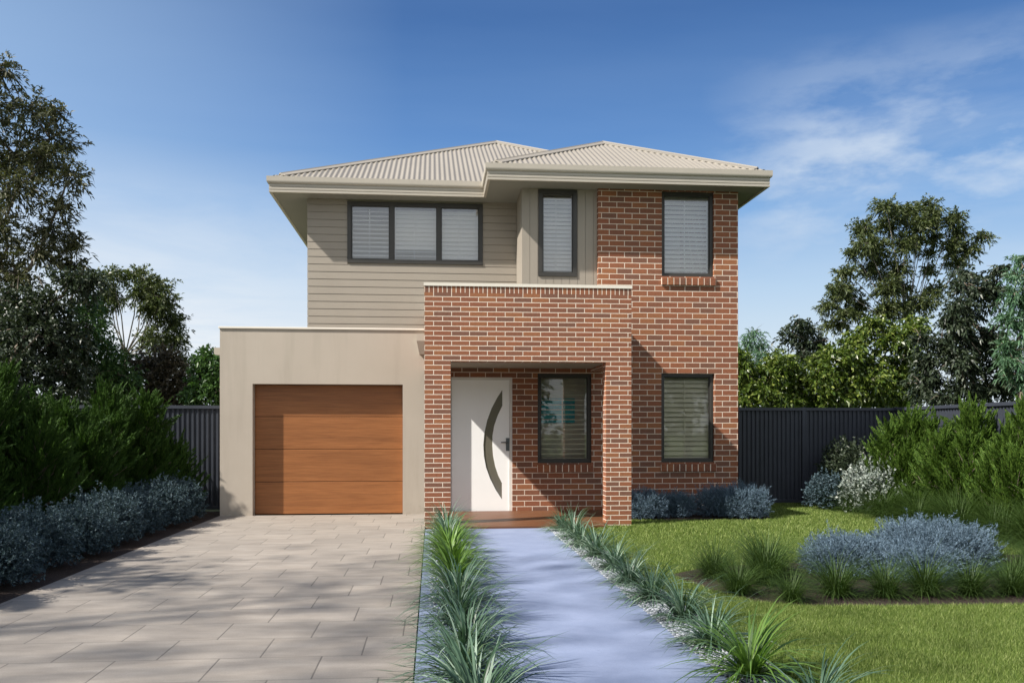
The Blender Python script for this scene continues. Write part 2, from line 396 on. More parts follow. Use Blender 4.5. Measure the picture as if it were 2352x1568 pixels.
m, t, b = mat('paver'); uv = nd(t, 'ShaderNodeUVMap').outputs[0]
sp = nd(t, 'ShaderNodeSeparateXYZ'); t.links.new(uv, sp.inputs[0])
v_ = mth(t, 'DIVIDE', sp.outputs[1], 0.50); row = mth(t, 'FLOOR', v_)
u_ = mth(t, 'ADD', mth(t, 'DIVIDE', sp.outputs[0], 0.62), mth(t, 'MULTIPLY', row, 0.61))
cc = mth(t, 'FLOOR', u_); fu = mth(t, 'FRACT', u_); fv = mth(t, 'FRACT', v_)
eu = mth(t, 'MULTIPLY', mth(t, 'MINIMUM', fu, mth(t, 'SUBTRACT', 1.0, fu)), 0.62)
ev = mth(t, 'MULTIPLY', mth(t, 'MINIMUM', fv, mth(t, 'SUBTRACT', 1.0, fv)), 0.50)
isp = mth(t, 'DIVIDE', mth(t, 'SUBTRACT', mth(t, 'MINIMUM', mth(t, 'SUBTRACT', eu, 0.0018), ev), 0.0018), 0.002, None, True)
cmb = nd(t, 'ShaderNodeCombineXYZ'); t.links.new(cc, cmb.inputs[0]); t.links.new(row, cmb.inputs[1])
wz = nd(t, 'ShaderNodeTexWhiteNoise', noise_dimensions='2D'); t.links.new(cmb.outputs[0], wz.inputs[0])
ofs = nd(t, 'ShaderNodeVectorMath', operation='MULTIPLY_ADD'); t.links.new(wz.outputs['Color'], ofs.inputs[0]); ofs.inputs[1].default_value = (9, 9, 9); t.links.new(uv, ofs.inputs[2])
cloud = noise(t, ofs.outputs[0], 3.5, 7, 0.6, (0.7, 2.0, 1))
fine = noise(t, uv, 90, 4, 0.7)
pc = ramp(t, cloud, [(0.3, (0.222, 0.195, 0.166)), (0.55, (0.276, 0.246, 0.212)), (0.75, (0.320, 0.288, 0.252))])
pc = mixc(t, 1.0, pc, ramp(t, wz.outputs[0], [(0, (0.9, 0.9, 0.9)), (1, (1.06, 1.05, 1.04))]), 'MULTIPLY')
pc = mixc(t, 1.0, pc, ramp(t, fine, [(0.3, (0.88, 0.88, 0.88)), (0.7, (1.08, 1.08, 1.08))]), 'MULTIPLY')
t.links.new(mixc(t, isp, (0.125, 0.110, 0.094), pc), b.inputs['Base Color']); b.inputs['Roughness'].default_value = 0.75
bump(t, b, mth(t, 'ADD', isp, mth(t, 'MULTIPLY', fine, 0.25)), 0.5, 0.003)
sheet('driveway', [(-3.49, 2.0), (-0.11, 2.0), (-0.11, 12.9), (0.1, 12.9), (0.1, 14.75), (-3.49, 14.75)], 0.0, m, thick=0.08)
sheet('driveway_apron', [(-3.49, -6.0), (-0.11, -6.0), (-0.11, 2.0), (-3.49, 2.0)], 0.0, m, thick=0.08)

m, t, b = mat('blue_concrete'); co = objco(t)
pc = ramp(t, noise(t, co, 2.2, 8, 0.65), [(0.3, (0.178, 0.220, 0.330)), (0.7, (0.238, 0.282, 0.405))])
pc = mixc(t, 1.0, pc, ramp(t, noise(t, co, 120, 4, 0.7), [(0.3, (0.9, 0.9, 0.9)), (0.7, (1.06, 1.06, 1.06))]), 'MULTIPLY')
t.links.new(pc, b.inputs['Base Color']); pc = mixc(t, mth(t, 'MULTIPLY_ADD', noise(t, co, 6, 8, 0.7), 3.0, -1.75, True), pc, (0.15, 0.185, 0.28))
t.links.new(pc, b.inputs['Base Color']); b.inputs['Roughness'].default_value = 0.7
bump(t, b, noise(t, co, 140, 4), 0.25, 0.003); M_path = m
sheet('path', [(-0.10, 2.0), (1.66, 2.0), (1.66, 12.42), (-0.10, 12.42)], 0.004, M_path, thick=0.08)

m, t, b = mat('bark_mulch'); co = objco(t)
t.links.new(ramp(t, noise(t, co, 55, 6, 0.7), [(0.3, (0.010, 0.007, 0.005)), (0.55, (0.034, 0.019, 0.012)), (0.78, (0.085, 0.045, 0.028))]), b.inputs['Base Color'])
b.inputs['Roughness'].default_value = 0.95; bump(t, b, noise(t, co, 60, 5), 1.0, 0.03); M_mulch = m
sheet('mulch_bed', [(-12, 1.0), (-3.50, 1.0), (-3.50, 15.6), (-12, 15.6)], -0.006, M_mulch)
ISLAND = [(2.32, 8.35), (2.42, 7.6), (2.62, 6.95), (3.0, 6.72), (3.7, 6.66), (4.8, 6.62), (6.2, 6.55), (8.9, 6.45), (8.9, 8.6), (6.6, 9.35), (5.6, 9.3), (4.6, 9.1), (3.6, 8.95), (2.8, 8.75)]
sheet('mulch_bed', ISLAND, -0.004, M_mulch)
BORDER = [(7.0, 16.3), (7.25, 15.4), (7.4, 14.2), (7.45, 12.9), (7.38, 11.5), (7.2, 10.2), (7.1, 9.45), (8.9, 9.3), (8.9, 16.3)]
sheet('mulch_bed', BORDER, -0.004, M_mulch)
WALLBED = [(2.99, 13.5), (5.1, 13.35), (5.5, 13.6), (5.6, 14.84), (2.99, 14.84)]
sheet('mulch_bed', WALLBED, -0.004, M_mulch)

# ------------------------------------------------------------------ house
H = thing('house', 'two storey red brick and taupe clad house with rendered garage and hipped metal roof', 'house', (0, 0, 0))
def window(x0, x1, z0, z1, Y, rec, mull=(), slat=M_slat, pitch=0.081, tilts=(50,), fw=0.055, flush=False, sill=False, glass=M_glass, seed=1):
    rr = random.Random(seed)
    yf = Y - 0.02 if flush else Y + rec
    fb = MB(); d = 0.09
    fb.box(x0, x1, yf, yf + d, z0, z0 + fw).box(x0, x1, yf, yf + d, z1 - fw, z1)
    edges = [x0] + [c for mx in mull for c in (mx - fw * 0.62, mx + fw * 0.62)] + [x1]
    fb.box(x0, x0 + fw, yf, yf + d, z0 + fw, z1 - fw); fb.box(x1 - fw, x1, yf, yf + d, z0 + fw, z1 - fw)
    for mx in mull: fb.box(mx - fw * 0.62, mx + fw * 0.62, yf + 0.004, yf + d, z0 + fw, z1 - fw)
    lights = []
    xs = [x0 + fw] + [c for mx in mull for c in (mx - fw * 0.62, mx + fw * 0.62)] + [x1 - fw]
    for i in range(0, len(xs), 2): lights.append((xs[i], xs[i + 1]))
    for i, (a, c) in enumerate(lights):                       # narrow sash inside the frame
        s = 0.018 if i % 2 == 0 or len(lights) == 1 else 0.004
        fb.box(a, c, yf + 0.025, yf + 0.06, z0 + fw, z0 + fw + s); fb.box(a, c, yf + 0.025, yf + 0.06, z1 - fw - s, z1 - fw)
        fb.box(a, a + s, yf + 0.025, yf + 0.06, z0 + fw + s, z1 - fw - s); fb.box(c - s, c, yf + 0.025, yf + 0.06, z0 + fw + s, z1 - fw - s)
    wf = fb.build('window', M_frame, H, bev=0.004)
    for i, (a, c) in enumerate(lights):
        MB().box(a, c, yf + 0.040, yf + 0.046, z0 + fw, z1 - fw).build('pane', glass, wf)
        bb = MB(); tl = tilts[i % len(tilts)]
        z = z0 + fw + 0.02; yb = yf + 0.15
        while z < z1 - fw:
            T = tl(z) if callable(tl) else tl
            T = R(T + rr.uniform(-1.2, 1.2)); hw = pitch * 0.53
            dy, dz = math.cos(T) * hw, math.sin(T) * hw      # slats tilt down towards the street
            bq = len(bb.v)
            for (ax, sg) in ((a + 0.02, 1), (c - 0.02, 1)):
                pass
            n_ = 4
            for xx in (a + 0.012, c - 0.012):
                for q in range(n_ + 1):
                    w_ = -1 + 2 * q / n_; cam_ = 0.006 * (1 - w_ * w_)
                    bb.v.append((xx, yb + dy * w_, z + dz * w_ + cam_))
                for q in range(n_, -1, -1):
                    w_ = -1 + 2 * q / n_; cam_ = 0.006 * (1 - w_ * w_)
                    bb.v.append((xx, yb + dy * w_, z + dz * w_ + cam_ - 0.007))
            k = 2 * (n_ + 1)
            for q in range(k): bb.f.append((bq + q, bq + (q + 1) % k, bq + k + (q + 1) % k, bq + k + q))
            bb.f.append(tuple(bq + q for q in range(k))); bb.f.append(tuple(bq + k + q for q in range(k))[::-1])
            z += pitch
        mxx = (a + c) / 2 - 0.02
        bb.box(mxx - 0.006, mxx + 0.006, yb - 0.055, yb - 0.045, z0 + fw + 0.05, z1 - fw - 0.05)
        bb.box(a, a + 0.012, yb - 0.02, yb + 0.02, z0 + fw, z1 - fw); bb.box(c - 0.012, c, yb - 0.02, yb + 0.02, z0 + fw, z1 - fw)
        bb.build('blind', slat, wf)
    if sill:
        n = 9; sb = MB(); x_0, x_1 = x0 - 0.012, x1 + 0.03; w = (x_1 - x_0) / n
        mb_ = MB().box(x_0 + 0.004, x_1 - 0.004, Y - 0.0322, Y - 0.001, z0 - 0.153, z0 - 0.0315)
        for i in range(n):
            a, c = x_0 + i * w + 0.0075, x_0 + (i + 1) * w - 0.0075
            q = len(sb.v); j = rr.uniform(-0.001, 0.001); yf0 = Y - 0.036 + j
            sb.v += [(a, yf0, z0 - 0.155), (c, yf0, z0 - 0.155), (c, Y - 0.001, z0 - 0.155), (a, Y - 0.001, z0 - 0.155),
                     (a, yf0, z0 - 0.030), (c, yf0, z0 - 0.030), (c, yf + 0.0, z0 - 0.004), (a, yf + 0.0, z0 - 0.004)]
            sb.f += [tuple(q + i_ for i_ in g) for g in ((0, 1, 5, 4), (1, 2, 6, 5), (2, 3, 7, 6), (3, 0, 4, 7), (4, 5, 6, 7), (3, 2, 1, 0))]
        so_ = sb.build('sill', M_sillone, wf, bev=0.004)
        mb_.build('sill_mortar', M_mortar, wf)
    return wf
m, t, b = mat('sill_brick_face'); g = nd(t, 'ShaderNodeNewGeometry')
bc = ramp(t, g.outputs['Random Per Island'], [(i / 8, c) for i, c in enumerate(PAL)], 'CONSTANT')
bc = mixc(t, 1.0, bc, ramp(t, noise(t, objco(t), 30, 6, 0.65), [(0.3, (0.65, 0.63, 0.62)), (0.7, (1.2, 1.15, 1.1))]), 'MULTIPLY')
t.links.new(bc, b.inputs['Base Color']); b.inputs['Roughness'].default_value = 0.85; M_sillone = m
M_mortar = plain('mortar', MORT, 0.9)

YR, YC, YL, YG, YP = 14.85, 14.95, 15.95, 14.72, 12.80
W1 = (1.802, 2.74, 0.846, 2.387); W2 = (3.968, 4.916, 0.851, 2.40); W3 = (3.976, 4.908, 4.089, 5.574)
W4 = (1.829, 2.499, 4.068, 5.57); W5 = (-1.529, 0.922, 4.434, 5.545); DR = (0.31, 1.366, -0.02, 2.315)
DG = (-2.959, -0.495, -0.02, 2.176); EZ = 5.585
MB().wall(0.205, 5.34, -0.05, EZ, YR, 0.24, [W1, W2, W3, DR, (-1, 2.855, 3.30, 9)]).build('brick_wall', M_brick_wall, H)
MB().wall(-3.485, 0.20, -0.05, 3.082, YG, 0.20, [DG]).build('garage_wall', M_render, H, bev=0.006)
MB().box(-3.505, -0.135, YG - 0.02, YG + 0.30, 3.084, 3.118).build('parapet_cap', M_cap, H, bev=0.004)
# garage body behind its front wall
gb = MB().box(-3.480, -3.25, YG + 0.221, 21.0, -0.05, 2.70).box(-3.25, 0.20, 20.8, 21.0, -0.05, 2.70).box(-3.25, 0.20, YG + 0.221, 20.8, 2.62, 2.70).build('garage_body', M_render, H)
MB().sweep([(-3.635, 20.9), (-3.635, YG + 0.23)], [(0, 2.79), (0, 2.69), (0.02, 2.67), (0.150, 2.66), (0.150, 2.79)]).build('gutter', M_gutter, H)
# garage door
g = MB(); zt = [0.004, 0.546, 1.092, 1.638, 2.172]
for i in range(4): g.box(DG[0] + 0.006, DG[1] - 0.006, YG + 0.182, YG + 0.195, zt[i] + 0.004, zt[i + 1] - 0.004)
gd = g.build('garage_door', M_gwood, H, bev=0.004)
MB().box(DG[0] + 0.002, DG[1] - 0.002, YG + 0.1955, YG + 0.22, 0.0, 2.18).build('door_backing', plain('dark_backing', (0.03, 0.015, 0.008), 0.8), gd)
# porch
p = MB()
p.wall(-0.114, 2.963, -0.05, 3.425, YP, 0.24, [(0.267, 2.579, -1, 2.421)])
p.box(-0.114, 0.126, YP + 0.241, YG - 0.002, 2.421, 3.425)
p.box(2.723, 2.963, YP + 0.241, YR - 0.002, 2.421, 3.425)
p.box(-0.114, 0.126, YG - 0.001, 15.93, 3.119, 3.425)
porch = p.build('porch', M_brick_porch, H)
MB().sweep([(-0.114, 15.93), (-0.114, YP), (2.963, YP), (2.963, YR - 0.002)], [(0, 3.4255), (0, 3.521), (0.24, 3.521), (0.24, 3.4255)]).build('soldier_course', M_soldier, porch)
MB().sweep([(-0.126, 15.93), (-0.126, YP - 0.012), (2.975, YP - 0.012), (2.975, YR - 0.002)], [(0, 3.5215), (0, 3.566), (0.264, 3.566), (0.264, 3.5215)]).build('parapet_cap', M_cap, H)
MB().box(0.127, 2.722, YP + 0.242, YR - 0.003, 2.47, 2.52).build('porch_ceiling', plain('porch_lining', (0.30, 0.27, 0.22), 0.8), H)
MB().box(0.127, 2.722, YP + 0.242, 15.94, 3.20, 3.29).build('porch_roof', M_roof, H)
# rain water head on the garage wall beside the porch
rh = MB()
for (z0, z1, a0, a1) in ((2.90, 3.02, 0.085, 0.085), (2.68, 2.90, 0.04, 0.085)):
    q = len(rh.v); xm = -0.175; y1 = YG - 0.001
    for z, a in ((z0, a0), (z1, a1)):
        rh.v += [(xm - a, y1 - a * 1.5, z), (xm + 0.05, y1 - a * 1.5, z), (xm + 0.05, y1, z), (xm - a, y1, z)]
    rh.f += [tuple(q + i for i in k) for k in ((0, 1, 5, 4), (1, 2, 6, 5), (2, 3, 7, 6), (3, 0, 4, 7), (4, 5, 6, 7), (3, 2, 1, 0))]
rh.build('rain_head', M_gutter, H)
# front door
dx0, dx1, dz1, dy = DR[0], DR[1], DR[3], YR + 0.05
df = MB().box(dx0, dx0 + 0.012, dy - 0.02, dy + 0.10, 0, dz1).box(dx1 - 0.045, dx1, dy - 0.02, dy + 0.10, 0, dz1).box(dx0 + 0.012, dx1 - 0.045, dy - 0.02, dy + 0.10, dz1 - 0.04, dz1)
ax0, ax1, az0, az1 = dx0 + 0.016, dx1 - 0.049, 0.012, dz1 - 0.044
def dpt(cx_, cy_): return (dx0 + (cx_ - 98) * 0.00175, az0 + (1505 - cy_) * 0.00175)
outer = [(605, 310), (555, 385), (500, 490), (455, 610), (428, 735), (418, 850), (424, 960), (445, 1070), (485, 1180), (540, 1290), (602, 1385)]
inner = [(602, 1225), (565, 1150), (535, 1060), (515, 960), (507, 860), (508, 760), (525, 660), (560, 560), (605, 465)]
ring = [dpt(*q) for q in outer + inner]
bm = bmesh.new()
def loop(pts):
    vs = [bm.verts.new((x, 0, z)) for x, z in pts]
    return [bm.edges.new((vs[i], vs[(i + 1) % len(vs)])) for i in range(len(vs))]
es = loop([(ax0, az0), (ax1, az0), (ax1, az1), (ax0, az1)]) + loop(ring)
bmesh.ops.triangle_fill(bm, edges=es, use_beauty=True)
bm.normal_update()
ex = bmesh.ops.extrude_face_region(bm, geom=bm.faces[:])
bmesh.ops.translate(bm, verts=[q for q in ex['geom'] if isinstance(q, bmesh.types.BMVert)], vec=(0, 0.04, 0))
bmesh.ops.recalc_face_normals(bm, faces=bm.faces[:])
me = bpy.data.meshes.new('front_door'); bm.to_mesh(me); bm.free(); me.materials.append(M_door)
fd = bpy.data.objects.new('front_door', me); COL.objects.link(fd); fd.location = (0, dy, 0); fd.parent = H
df.build('door_frame', plain('door_frame_paint', (0.70, 0.69, 0.65), 0.45), fd).location = (0, -dy, 0)
gl = MB(); n = len(ring)
gl.poly([(x, 0.014, z) for x, z in ring]); gl.poly([(x, 0.022, z) for x, z in ring][::-1])
for i in range(n):
    a, c = ring[i], ring[(i + 1) % n]; gl.poly([(a[0], 0.022, a[1]), (c[0], 0.022, c[1]), (c[0], 0.014, c[1]), (a[0], 0.014, a[1])])
gl.build('curved_glass', M_doorglass, fd)
hx, hz = dpt(660, 845)
hb = MB().box(hx - 0.036, hx + 0.036, -0.012, -0.0005, hz - 0.11, hz + 0.11)
hb.tube([(hx - 0.005, -0.012, hz + 0.035), (hx - 0.005, -0.055, hz + 0.035), (hx - 0.03, -0.062, hz + 0.036), (hx - 0.125, -0.060, hz + 0.036)], [0.012, 0.012, 0.012, 0.010], 8)
hb.tube([(hx, -0.012, hz - 0.05), (hx, -0.02, hz - 0.05)], [0.016, 0.016], 10)
hb.build('handle', M_metal, fd, bev=0.002)
# windows
window(*W1, YR, 0.055, slat=M_slat_c, pitch=0.085, tilts=(9,), sill=True, glass=M_glass_low, seed=1)
window(*W2, YR, 0.055, slat=M_slat_c, pitch=0.085, tilts=(52,), sill=True, glass=M_glass_low, seed=2)
window(*W3, YR, 0.055, pitch=0.078, tilts=(54,), sill=True, seed=3)
window(*W4, YC, 0.0, pitch=0.072, tilts=(56,), fw=0.07, flush=True, seed=4)
window(*W5, YL, 0.0, mull=(-0.728, 0.114), pitch=0.080, tilts=(28, lambda z: 66 if z > 4.72 else 14, 64), fw=0.07, flush=True, seed=5)
# upper cladding: horizontal boards on the left wall, vertical boards on the bay
hc = MB(); z = 2.80; pt = 0.134
hc.wall(-2.225, 1.54, 2.70, EZ, YL + 0.012, 0.16, [W5])
while z < EZ:
    z1 = min(z + pt - 0.007, EZ - 0.001)
    segs = [(-2.241, 1.541)]
    if z1 > W5[2] and z < W5[3]: segs = [(-2.241, W5[0] + 0.002), (W5[1] - 0.002, 1.541)]
    for a, c in segs:
        q = len(hc.v)
        hc.v += [(a, YL - 0.004, z), (c, YL - 0.004, z), (c, YL + 0.0115, z), (a, YL + 0.0115, z), (a, YL + 0.001, z1), (c, YL + 0.001, z1), (c, YL + 0.0115, z1), (a, YL + 0.0115, z1)]
        hc.f += [tuple(q + i for i in k) for k in ((0, 1, 5, 4), (1, 2, 6, 5), (2, 3, 7, 6), (3, 0, 4, 7), (4, 5, 6, 7), (3, 2, 1, 0))]
    z += pt
hc.build('horizontal_cladding', M_clad, H)
vc = MB(); vc.wall(1.56, 2.853, 3.28, EZ, YC + 0.012, 0.16, [W4]); x = 1.541
while x < 2.85:
    x1 = min(x + 0.139 - 0.006, 2.853)
    zs_ = [(3.292, EZ - 0.001)]
    if x1 > W4[0] and x < W4[1]: zs_ = [(3.292, W4[2] + 0.002), (W4[3] - 0.002, EZ - 0.001)]
    for a, c in zs_: vc.box(x, x1, YC, YC + 0.0115, a, c)
    x += 0.139
vc.box(1.549, 1.559, YC + 0.012, YL - 0.005, 3.292, EZ - 0.001); yq = YC + 0.0125
while yq < YL - 0.02:
    vc.box(1.541, 1.5485, yq, min(yq + 0.133, YL - 0.005), 3.292, EZ - 0.001); yq += 0.139
vc.build('vertical_cladding', M_clad, H)
# rest of the shell
MB().box(-2.236, -2.03, YL + 0.175, 23.8, 2.70, EZ).box(-2.03, 5.10, 23.6, 23.8, -0.05, EZ).build('rear_cladding', M_clad, H)
MB().box(5.10, 5.34, YR + 0.241, 23.8, -0.05, EZ).build('side_wall', M_brick_wall, H)
MB().box(0.205, 5.09, YR + 0.242, 23.59, 2.72, 2.95).box(-2.02, 0.20, 21.01, 23.59, 2.72, 2.95).build('upper_floor', M_int, H)
MB().box(0.205, 5.09, YR + 0.242, 23.59, -0.045, -0.002).build('ground_floor', M_intdark, H)
MB().box(-2.02, 5.09, 17.6, 17.7, 2.96, EZ - 0.02).box(1.50, 5.09, 15.44, 15.54, 0.0, 2.715).box(0.205, 1.42, 18.5, 18.6, 0.0, 2.715).box(1.42, 1.499, 15.10, 18.6, 0.0, 2.715).build('inner_wall', M_int, H)
m, t, b = mat('sea_print'); co = objco(t)
t.links.new(ramp(t, noise(t, co, 5, 6, 0.6, (0.5, 1, 2.5)), [(0.3, (0.02, 0.26, 0.42)), (0.5, (0.03, 0.55, 0.66)), (0.7, (0.15, 0.75, 0.74))]), b.inputs['Base Color'])
st = MB().box(1.92, 2.54, 15.412, 15.436, 1.54, 1.98)
pc_ = thing('picture', 'teal sea picture seen through the blind of the porch window', 'picture', (2.23, 15.43, 0))
fo = st.build('canvas', m, pc_); fo.location = (-2.23, -15.43, 0)
# soffit, fascia, gutter, roof
EV = [(-2.88, 24.3), (-2.88, 15.5), (0.876, 15.5), (0.876, 14.4), (5.79, 14.4), (5.79, 24.3)]
sf = MB(); q0 = 0.085
sf.box(-2.88 + q0, 0.876 + q0, 15.5 + q0, 24.3, EZ, EZ + 0.012).box(0.876 + q0, 5.79 - q0, 14.4 + q0, 24.3, EZ, EZ + 0.012)
sf.build('soffit', M_soffit, H)
MB().sweep(EV, [(0.036, 5.80), (0.036, 5.676), (0.044, 5.670), (0.044, 5.662), (0.036, 5.656), (0.036, 5.622), (0.044, 5.616), (0.044, 5.608), (0.036, 5.602), (0.036, 5.572), (0.084, 5.572), (0.084, 5.80)]).build('fascia', M_gutter, H)
MB().sweep(EV, [(0, 5.842), (0, 5.762), (0.003, 5.745), (0.010, 5.730), (0.020, 5.722), (0.034, 5.720), (0.034, 5.80), (0.030, 5.80), (0.030, 5.727), (0.022, 5.728), (0.015, 5.735), (0.010, 5.748), (0.007, 5.762), (0.007, 5.836), (0.016, 5.836), (0.016, 5.842)]).build('gutter', M_gutter, H)
SL, Z0 = 0.5, 5.822
def slope_face(mb, org, du, dv, u0, u1, lo, hi, amp=0.011, wave=0.092):
    nu = int((u1 - u0) / wave * 6); us = [u0 + (u1 - u0) * i / nu for i in range(nu + 1)]
    q = len(mb.v)
    for u in us:
        o_ = amp * math.sin(2 * math.pi * u / wave)
        for v in (lo(u), max(hi(u), lo(u))):
            mb.v.append((org[0] + du[0] * u + dv[0] * v, org[1] + du[1] * u + dv[1] * v, Z0 + SL * v + o_))
    for i in range(nu): mb.f.append((q + 2 * i, q + 2 * i + 2, q + 2 * i + 3, q + 2 * i + 1))
rf = MB(); HW = (5.79 + 2.88) / 2; PW = (5.79 - 0.876) / 2; MX = -2.88 + HW; PX = 0.876 + PW
slope_face(rf, (0, 15.5), (1, 0), (0, 1), -2.88, 5.79 - PW, lambda x: max(0, x - 0.876), lambda x: min(x + 2.88, 5.79 - x))
slope_face(rf, (-2.88, 15.5), (0, 1), (1, 0), 0, 8.8, lambda u: 0, lambda u: min(u, HW, 8.8 - u))
slope_face(rf, (5.79, 15.5), (0, 1), (-1, 0), 0, 8.8, lambda u: 0, lambda u: min(u, HW, 8.8 - u))
slope_face(rf, (0, 24.3), (1, 0), (0, -1), -2.88, 5.79, lambda x: 0, lambda x: min(x + 2.88, 5.79 - x))
slope_face(rf, (0, 14.4), (1, 0), (0, 1), 0.876, 5.79, lambda x: 0, lambda x: min(x - 0.876, 5.79 - x))
slope_face(rf, (0.876, 14.4), (0, 1), (1, 0), 0, 1.1 + PW, lambda u: max(0, u - 1.1), lambda u: min(u, PW))
slope_face(rf, (5.79, 14.4), (0, 1), (-1, 0), 0, 1.1 + PW, lambda u: max(0, u - 1.1), lambda u: min(u, PW))
roof = rf.build('roof', M_roof, H)
def cap(A, B, w=0.15, drop=None):
    A, B = Vector(A), Vector(B); d = (B - A); pl = Vector((d.x, d.y, 0)).normalized(); n = Vector((pl.y, -pl.x, 0))
    dr = (SL * math.cos(R(45)) if abs(pl.x * pl.y) > 0.1 else SL) * w
    up = Vector((0, 0, 1)); prof = [(-w, -dr + 0.004), (-w, -dr + 0.022), (-0.035, -dr * 0.2 + 0.024), (-0.02, 0.034), (0.02, 0.034), (0.035, -dr * 0.2 + 0.024), (w, -dr + 0.022), (w, -dr + 0.004), (0, 0.012)]
    b_ = MB()
    for Q in (A, B):
        for o_, z_ in prof: b_.v.append(tuple(Q + n * o_ + up * z_))
    k = len(prof)
    for i in range(k): b_.f.append((i, (i + 1) % k, k + (i + 1) % k, k + i))
    b_.f.append(tuple(range(k))); b_.f.append(tuple(range(k, 2 * k))[::-1])
    return b_.build('hip_cap', M_roof, roof)
za, zp = Z0 + SL * HW, Z0 + SL * PW
cap((-2.68, 15.70, Z0 + 0.10), (MX, 15.5 + HW, za)); cap((5.79 - PW, 15.5 + PW, zp), (MX, 15.5 + HW, za)); cap((MX, 15.5 + HW, za), (MX, 24.3 - HW, za))
cap((1.05, 14.574, Z0 + 0.087), (PX, 14.4 + PW, zp)); cap((5.60, 14.59, Z0 + 0.095), (PX, 14.4 + PW, zp)); cap((PX, 14.4 + PW, zp), (PX, 15.5 + PW, zp))
# timber deck at the entry
dk = MB(); y = 12.43
while y < 14.84:
    y1 = min(y + 0.136, 14.848)
    if y1 < 12.79: dk.box(0.20, 2.50, y, y1, 0.006, 0.034)
    elif y < 13.045 : dk.box(0.27, 2.575, max(y, 12.43), y1, 0.006, 0.034)
    else: dk.box(0.20, 2.95, y, y1, 0.006, 0.034)
    y += 0.142
deck = dk.build('timber_deck', M_deck, None, bev=0.004, origin=(1.4, 13.6, 0)); tag(deck, 'low brown timber deck laid between the path and the front door', 'deck')
MB().box(0.20, 2.50, 12.424, 12.4295, -0.03, 0.030).build('deck_edge', M_deck, deck).location = (-1.4, -13.6, 0)

# ------------------------------------------------------------------ fences
def fence(A, B, label, h=1.84, post=2.4, z0=0.0):
    A, B = Vector((*A, 0)), Vector((*B, 0)); d = (B - A); Lh = d.length; d.normalize(); n = Vector((d.y, -d.x, 0))
    root = thing('fence', label, 'fence', tuple(A))
    def pt(u, o, z): return tuple(d * u + n * o + Vector((0, 0, z)))
    npan = max(1, round(Lh / post)); w = Lh / npan
    for i in range(npan):
        u = i * w + 0.004; b_ = MB(); prof = []
        while u < (i + 1) * w - 0.004:
            for du, o in ((0, 0.0), (0.028, 0.0), (0.040, 0.026), (0.072, 0.026)):
                if u + du < (i + 1) * w - 0.004: prof.append((u + du, o))
            u += 0.085
        for uu, o in prof: b_.v += [pt(uu, o, z0 + 0.06), pt(uu, o, z0 + h - 0.03)]
        for k in range(len(prof) - 1): b_.f.append((2 * k, 2 * k + 2, 2 * k + 3, 2 * k + 1))
        b_.build('panel', M_fence, root)
    for i in range(npan + 1):
        b_ = MB(); u = i * w; b_.tube([pt(u, 0.015, z0 - 0.03), pt(u, 0.015, z0 + h + 0.02)], [0.045, 0.045], 4); b_.build('post', M_fence, root)
    for zz in (z0 + 0.04, z0 + h - 0.02):
        b_ = MB(); q = 0
        for u in (0.0, Lh):
            b_.v += [pt(u, -0.025, zz - 0.028), pt(u, 0.055, zz - 0.028), pt(u, 0.055, zz + 0.028), pt(u, -0.025, zz + 0.028)]
        b_.f += [(0, 1, 5, 4), (1, 2, 6, 5), (2, 3, 7, 6), (3, 0, 4, 7), (0, 3, 2, 1), (4, 5, 6, 7)]
        b_.build('rail', M_fence, root)
    return root
fence((-6.4, 15.85), (-3.50, 15.85), 'dark grey corrugated steel fence between the conifer hedge and the garage')
fence((5.36, 16.45), (9.0, 16.25), 'dark navy corrugated fence running right from the brick corner to the trees', post=1.82)
fence((9.0, 16.22), (8.72, 6.0), 'dark grey corrugated side fence showing above the bright green conifers', post=2.5)

# ------------------------------------------------------------------ plants: materials
ML_euc = leaf_mat('gum_leaf', (0.040, 0.050, 0.022), (0.105, 0.105, 0.048), 0.5, 0.2)
ML_euc2 = leaf_mat('olive_gum_leaf', (0.040, 0.060, 0.020), (0.110, 0.132, 0.046), 0.5, 0.22)
ML_dark = leaf_mat('dark_leaf', (0.022, 0.036, 0.020), (0.060, 0.078, 0.045), 0.42, 0.15)
ML_brown = leaf_mat('bronze_leaf', (0.040, 0.036, 0.022), (0.085, 0.072, 0.045), 0.5, 0.15)
ML_green = leaf_mat('mid_green_leaf', (0.030, 0.075, 0.022), (0.085, 0.16, 0.045), 0.45, 0.25)
ML_laurel = leaf_mat('laurel_leaf', (0.034, 0.066, 0.012), (0.115, 0.165, 0.028), 0.33, 0.25, 0.5, (0.27, 0.31, 0.075))
ML_willow = leaf_mat('willow_leaf', (0.040, 0.10, 0.050), (0.145, 0.25, 0.145), 0.45, 0.25)
ML_conifer_d = leaf_mat('dark_conifer_spray', (0.022, 0.056, 0.010), (0.062, 0.122, 0.020), 0.6, 0.15, 0.2)
ML_conifer_b = leaf_mat('bright_conifer_spray', (0.034, 0.080, 0.012), (0.112, 0.185, 0.028), 0.6, 0.25, 0.2)
ML_blue = leaf_mat('blue_grey_leaf', (0.026, 0.048, 0.058), (0.092, 0.138, 0.165), 0.6, 0.12, 0.2)
ML_lav = leaf_mat('silver_blue_needle', (0.045, 0.080, 0.115), (0.20, 0.28, 0.365), 0.65, 0.12, 0.2)
ML_silver = leaf_mat('silver_leaf', (0.12, 0.15, 0.13), (0.27, 0.31, 0.28), 0.5, 0.12, 0.3, (0.50, 0.53, 0.49))
ML_tuft = leaf_mat('fine_grass_blade', (0.028, 0.058, 0.012), (0.070, 0.115, 0.027), 0.55, 0.25, 0.25)
ML_strap = leaf_mat('strap_blade', (0.032, 0.070, 0.036), (0.115, 0.19, 0.125), 0.42, 0.22, 0.4, (0.36, 0.46, 0.36))
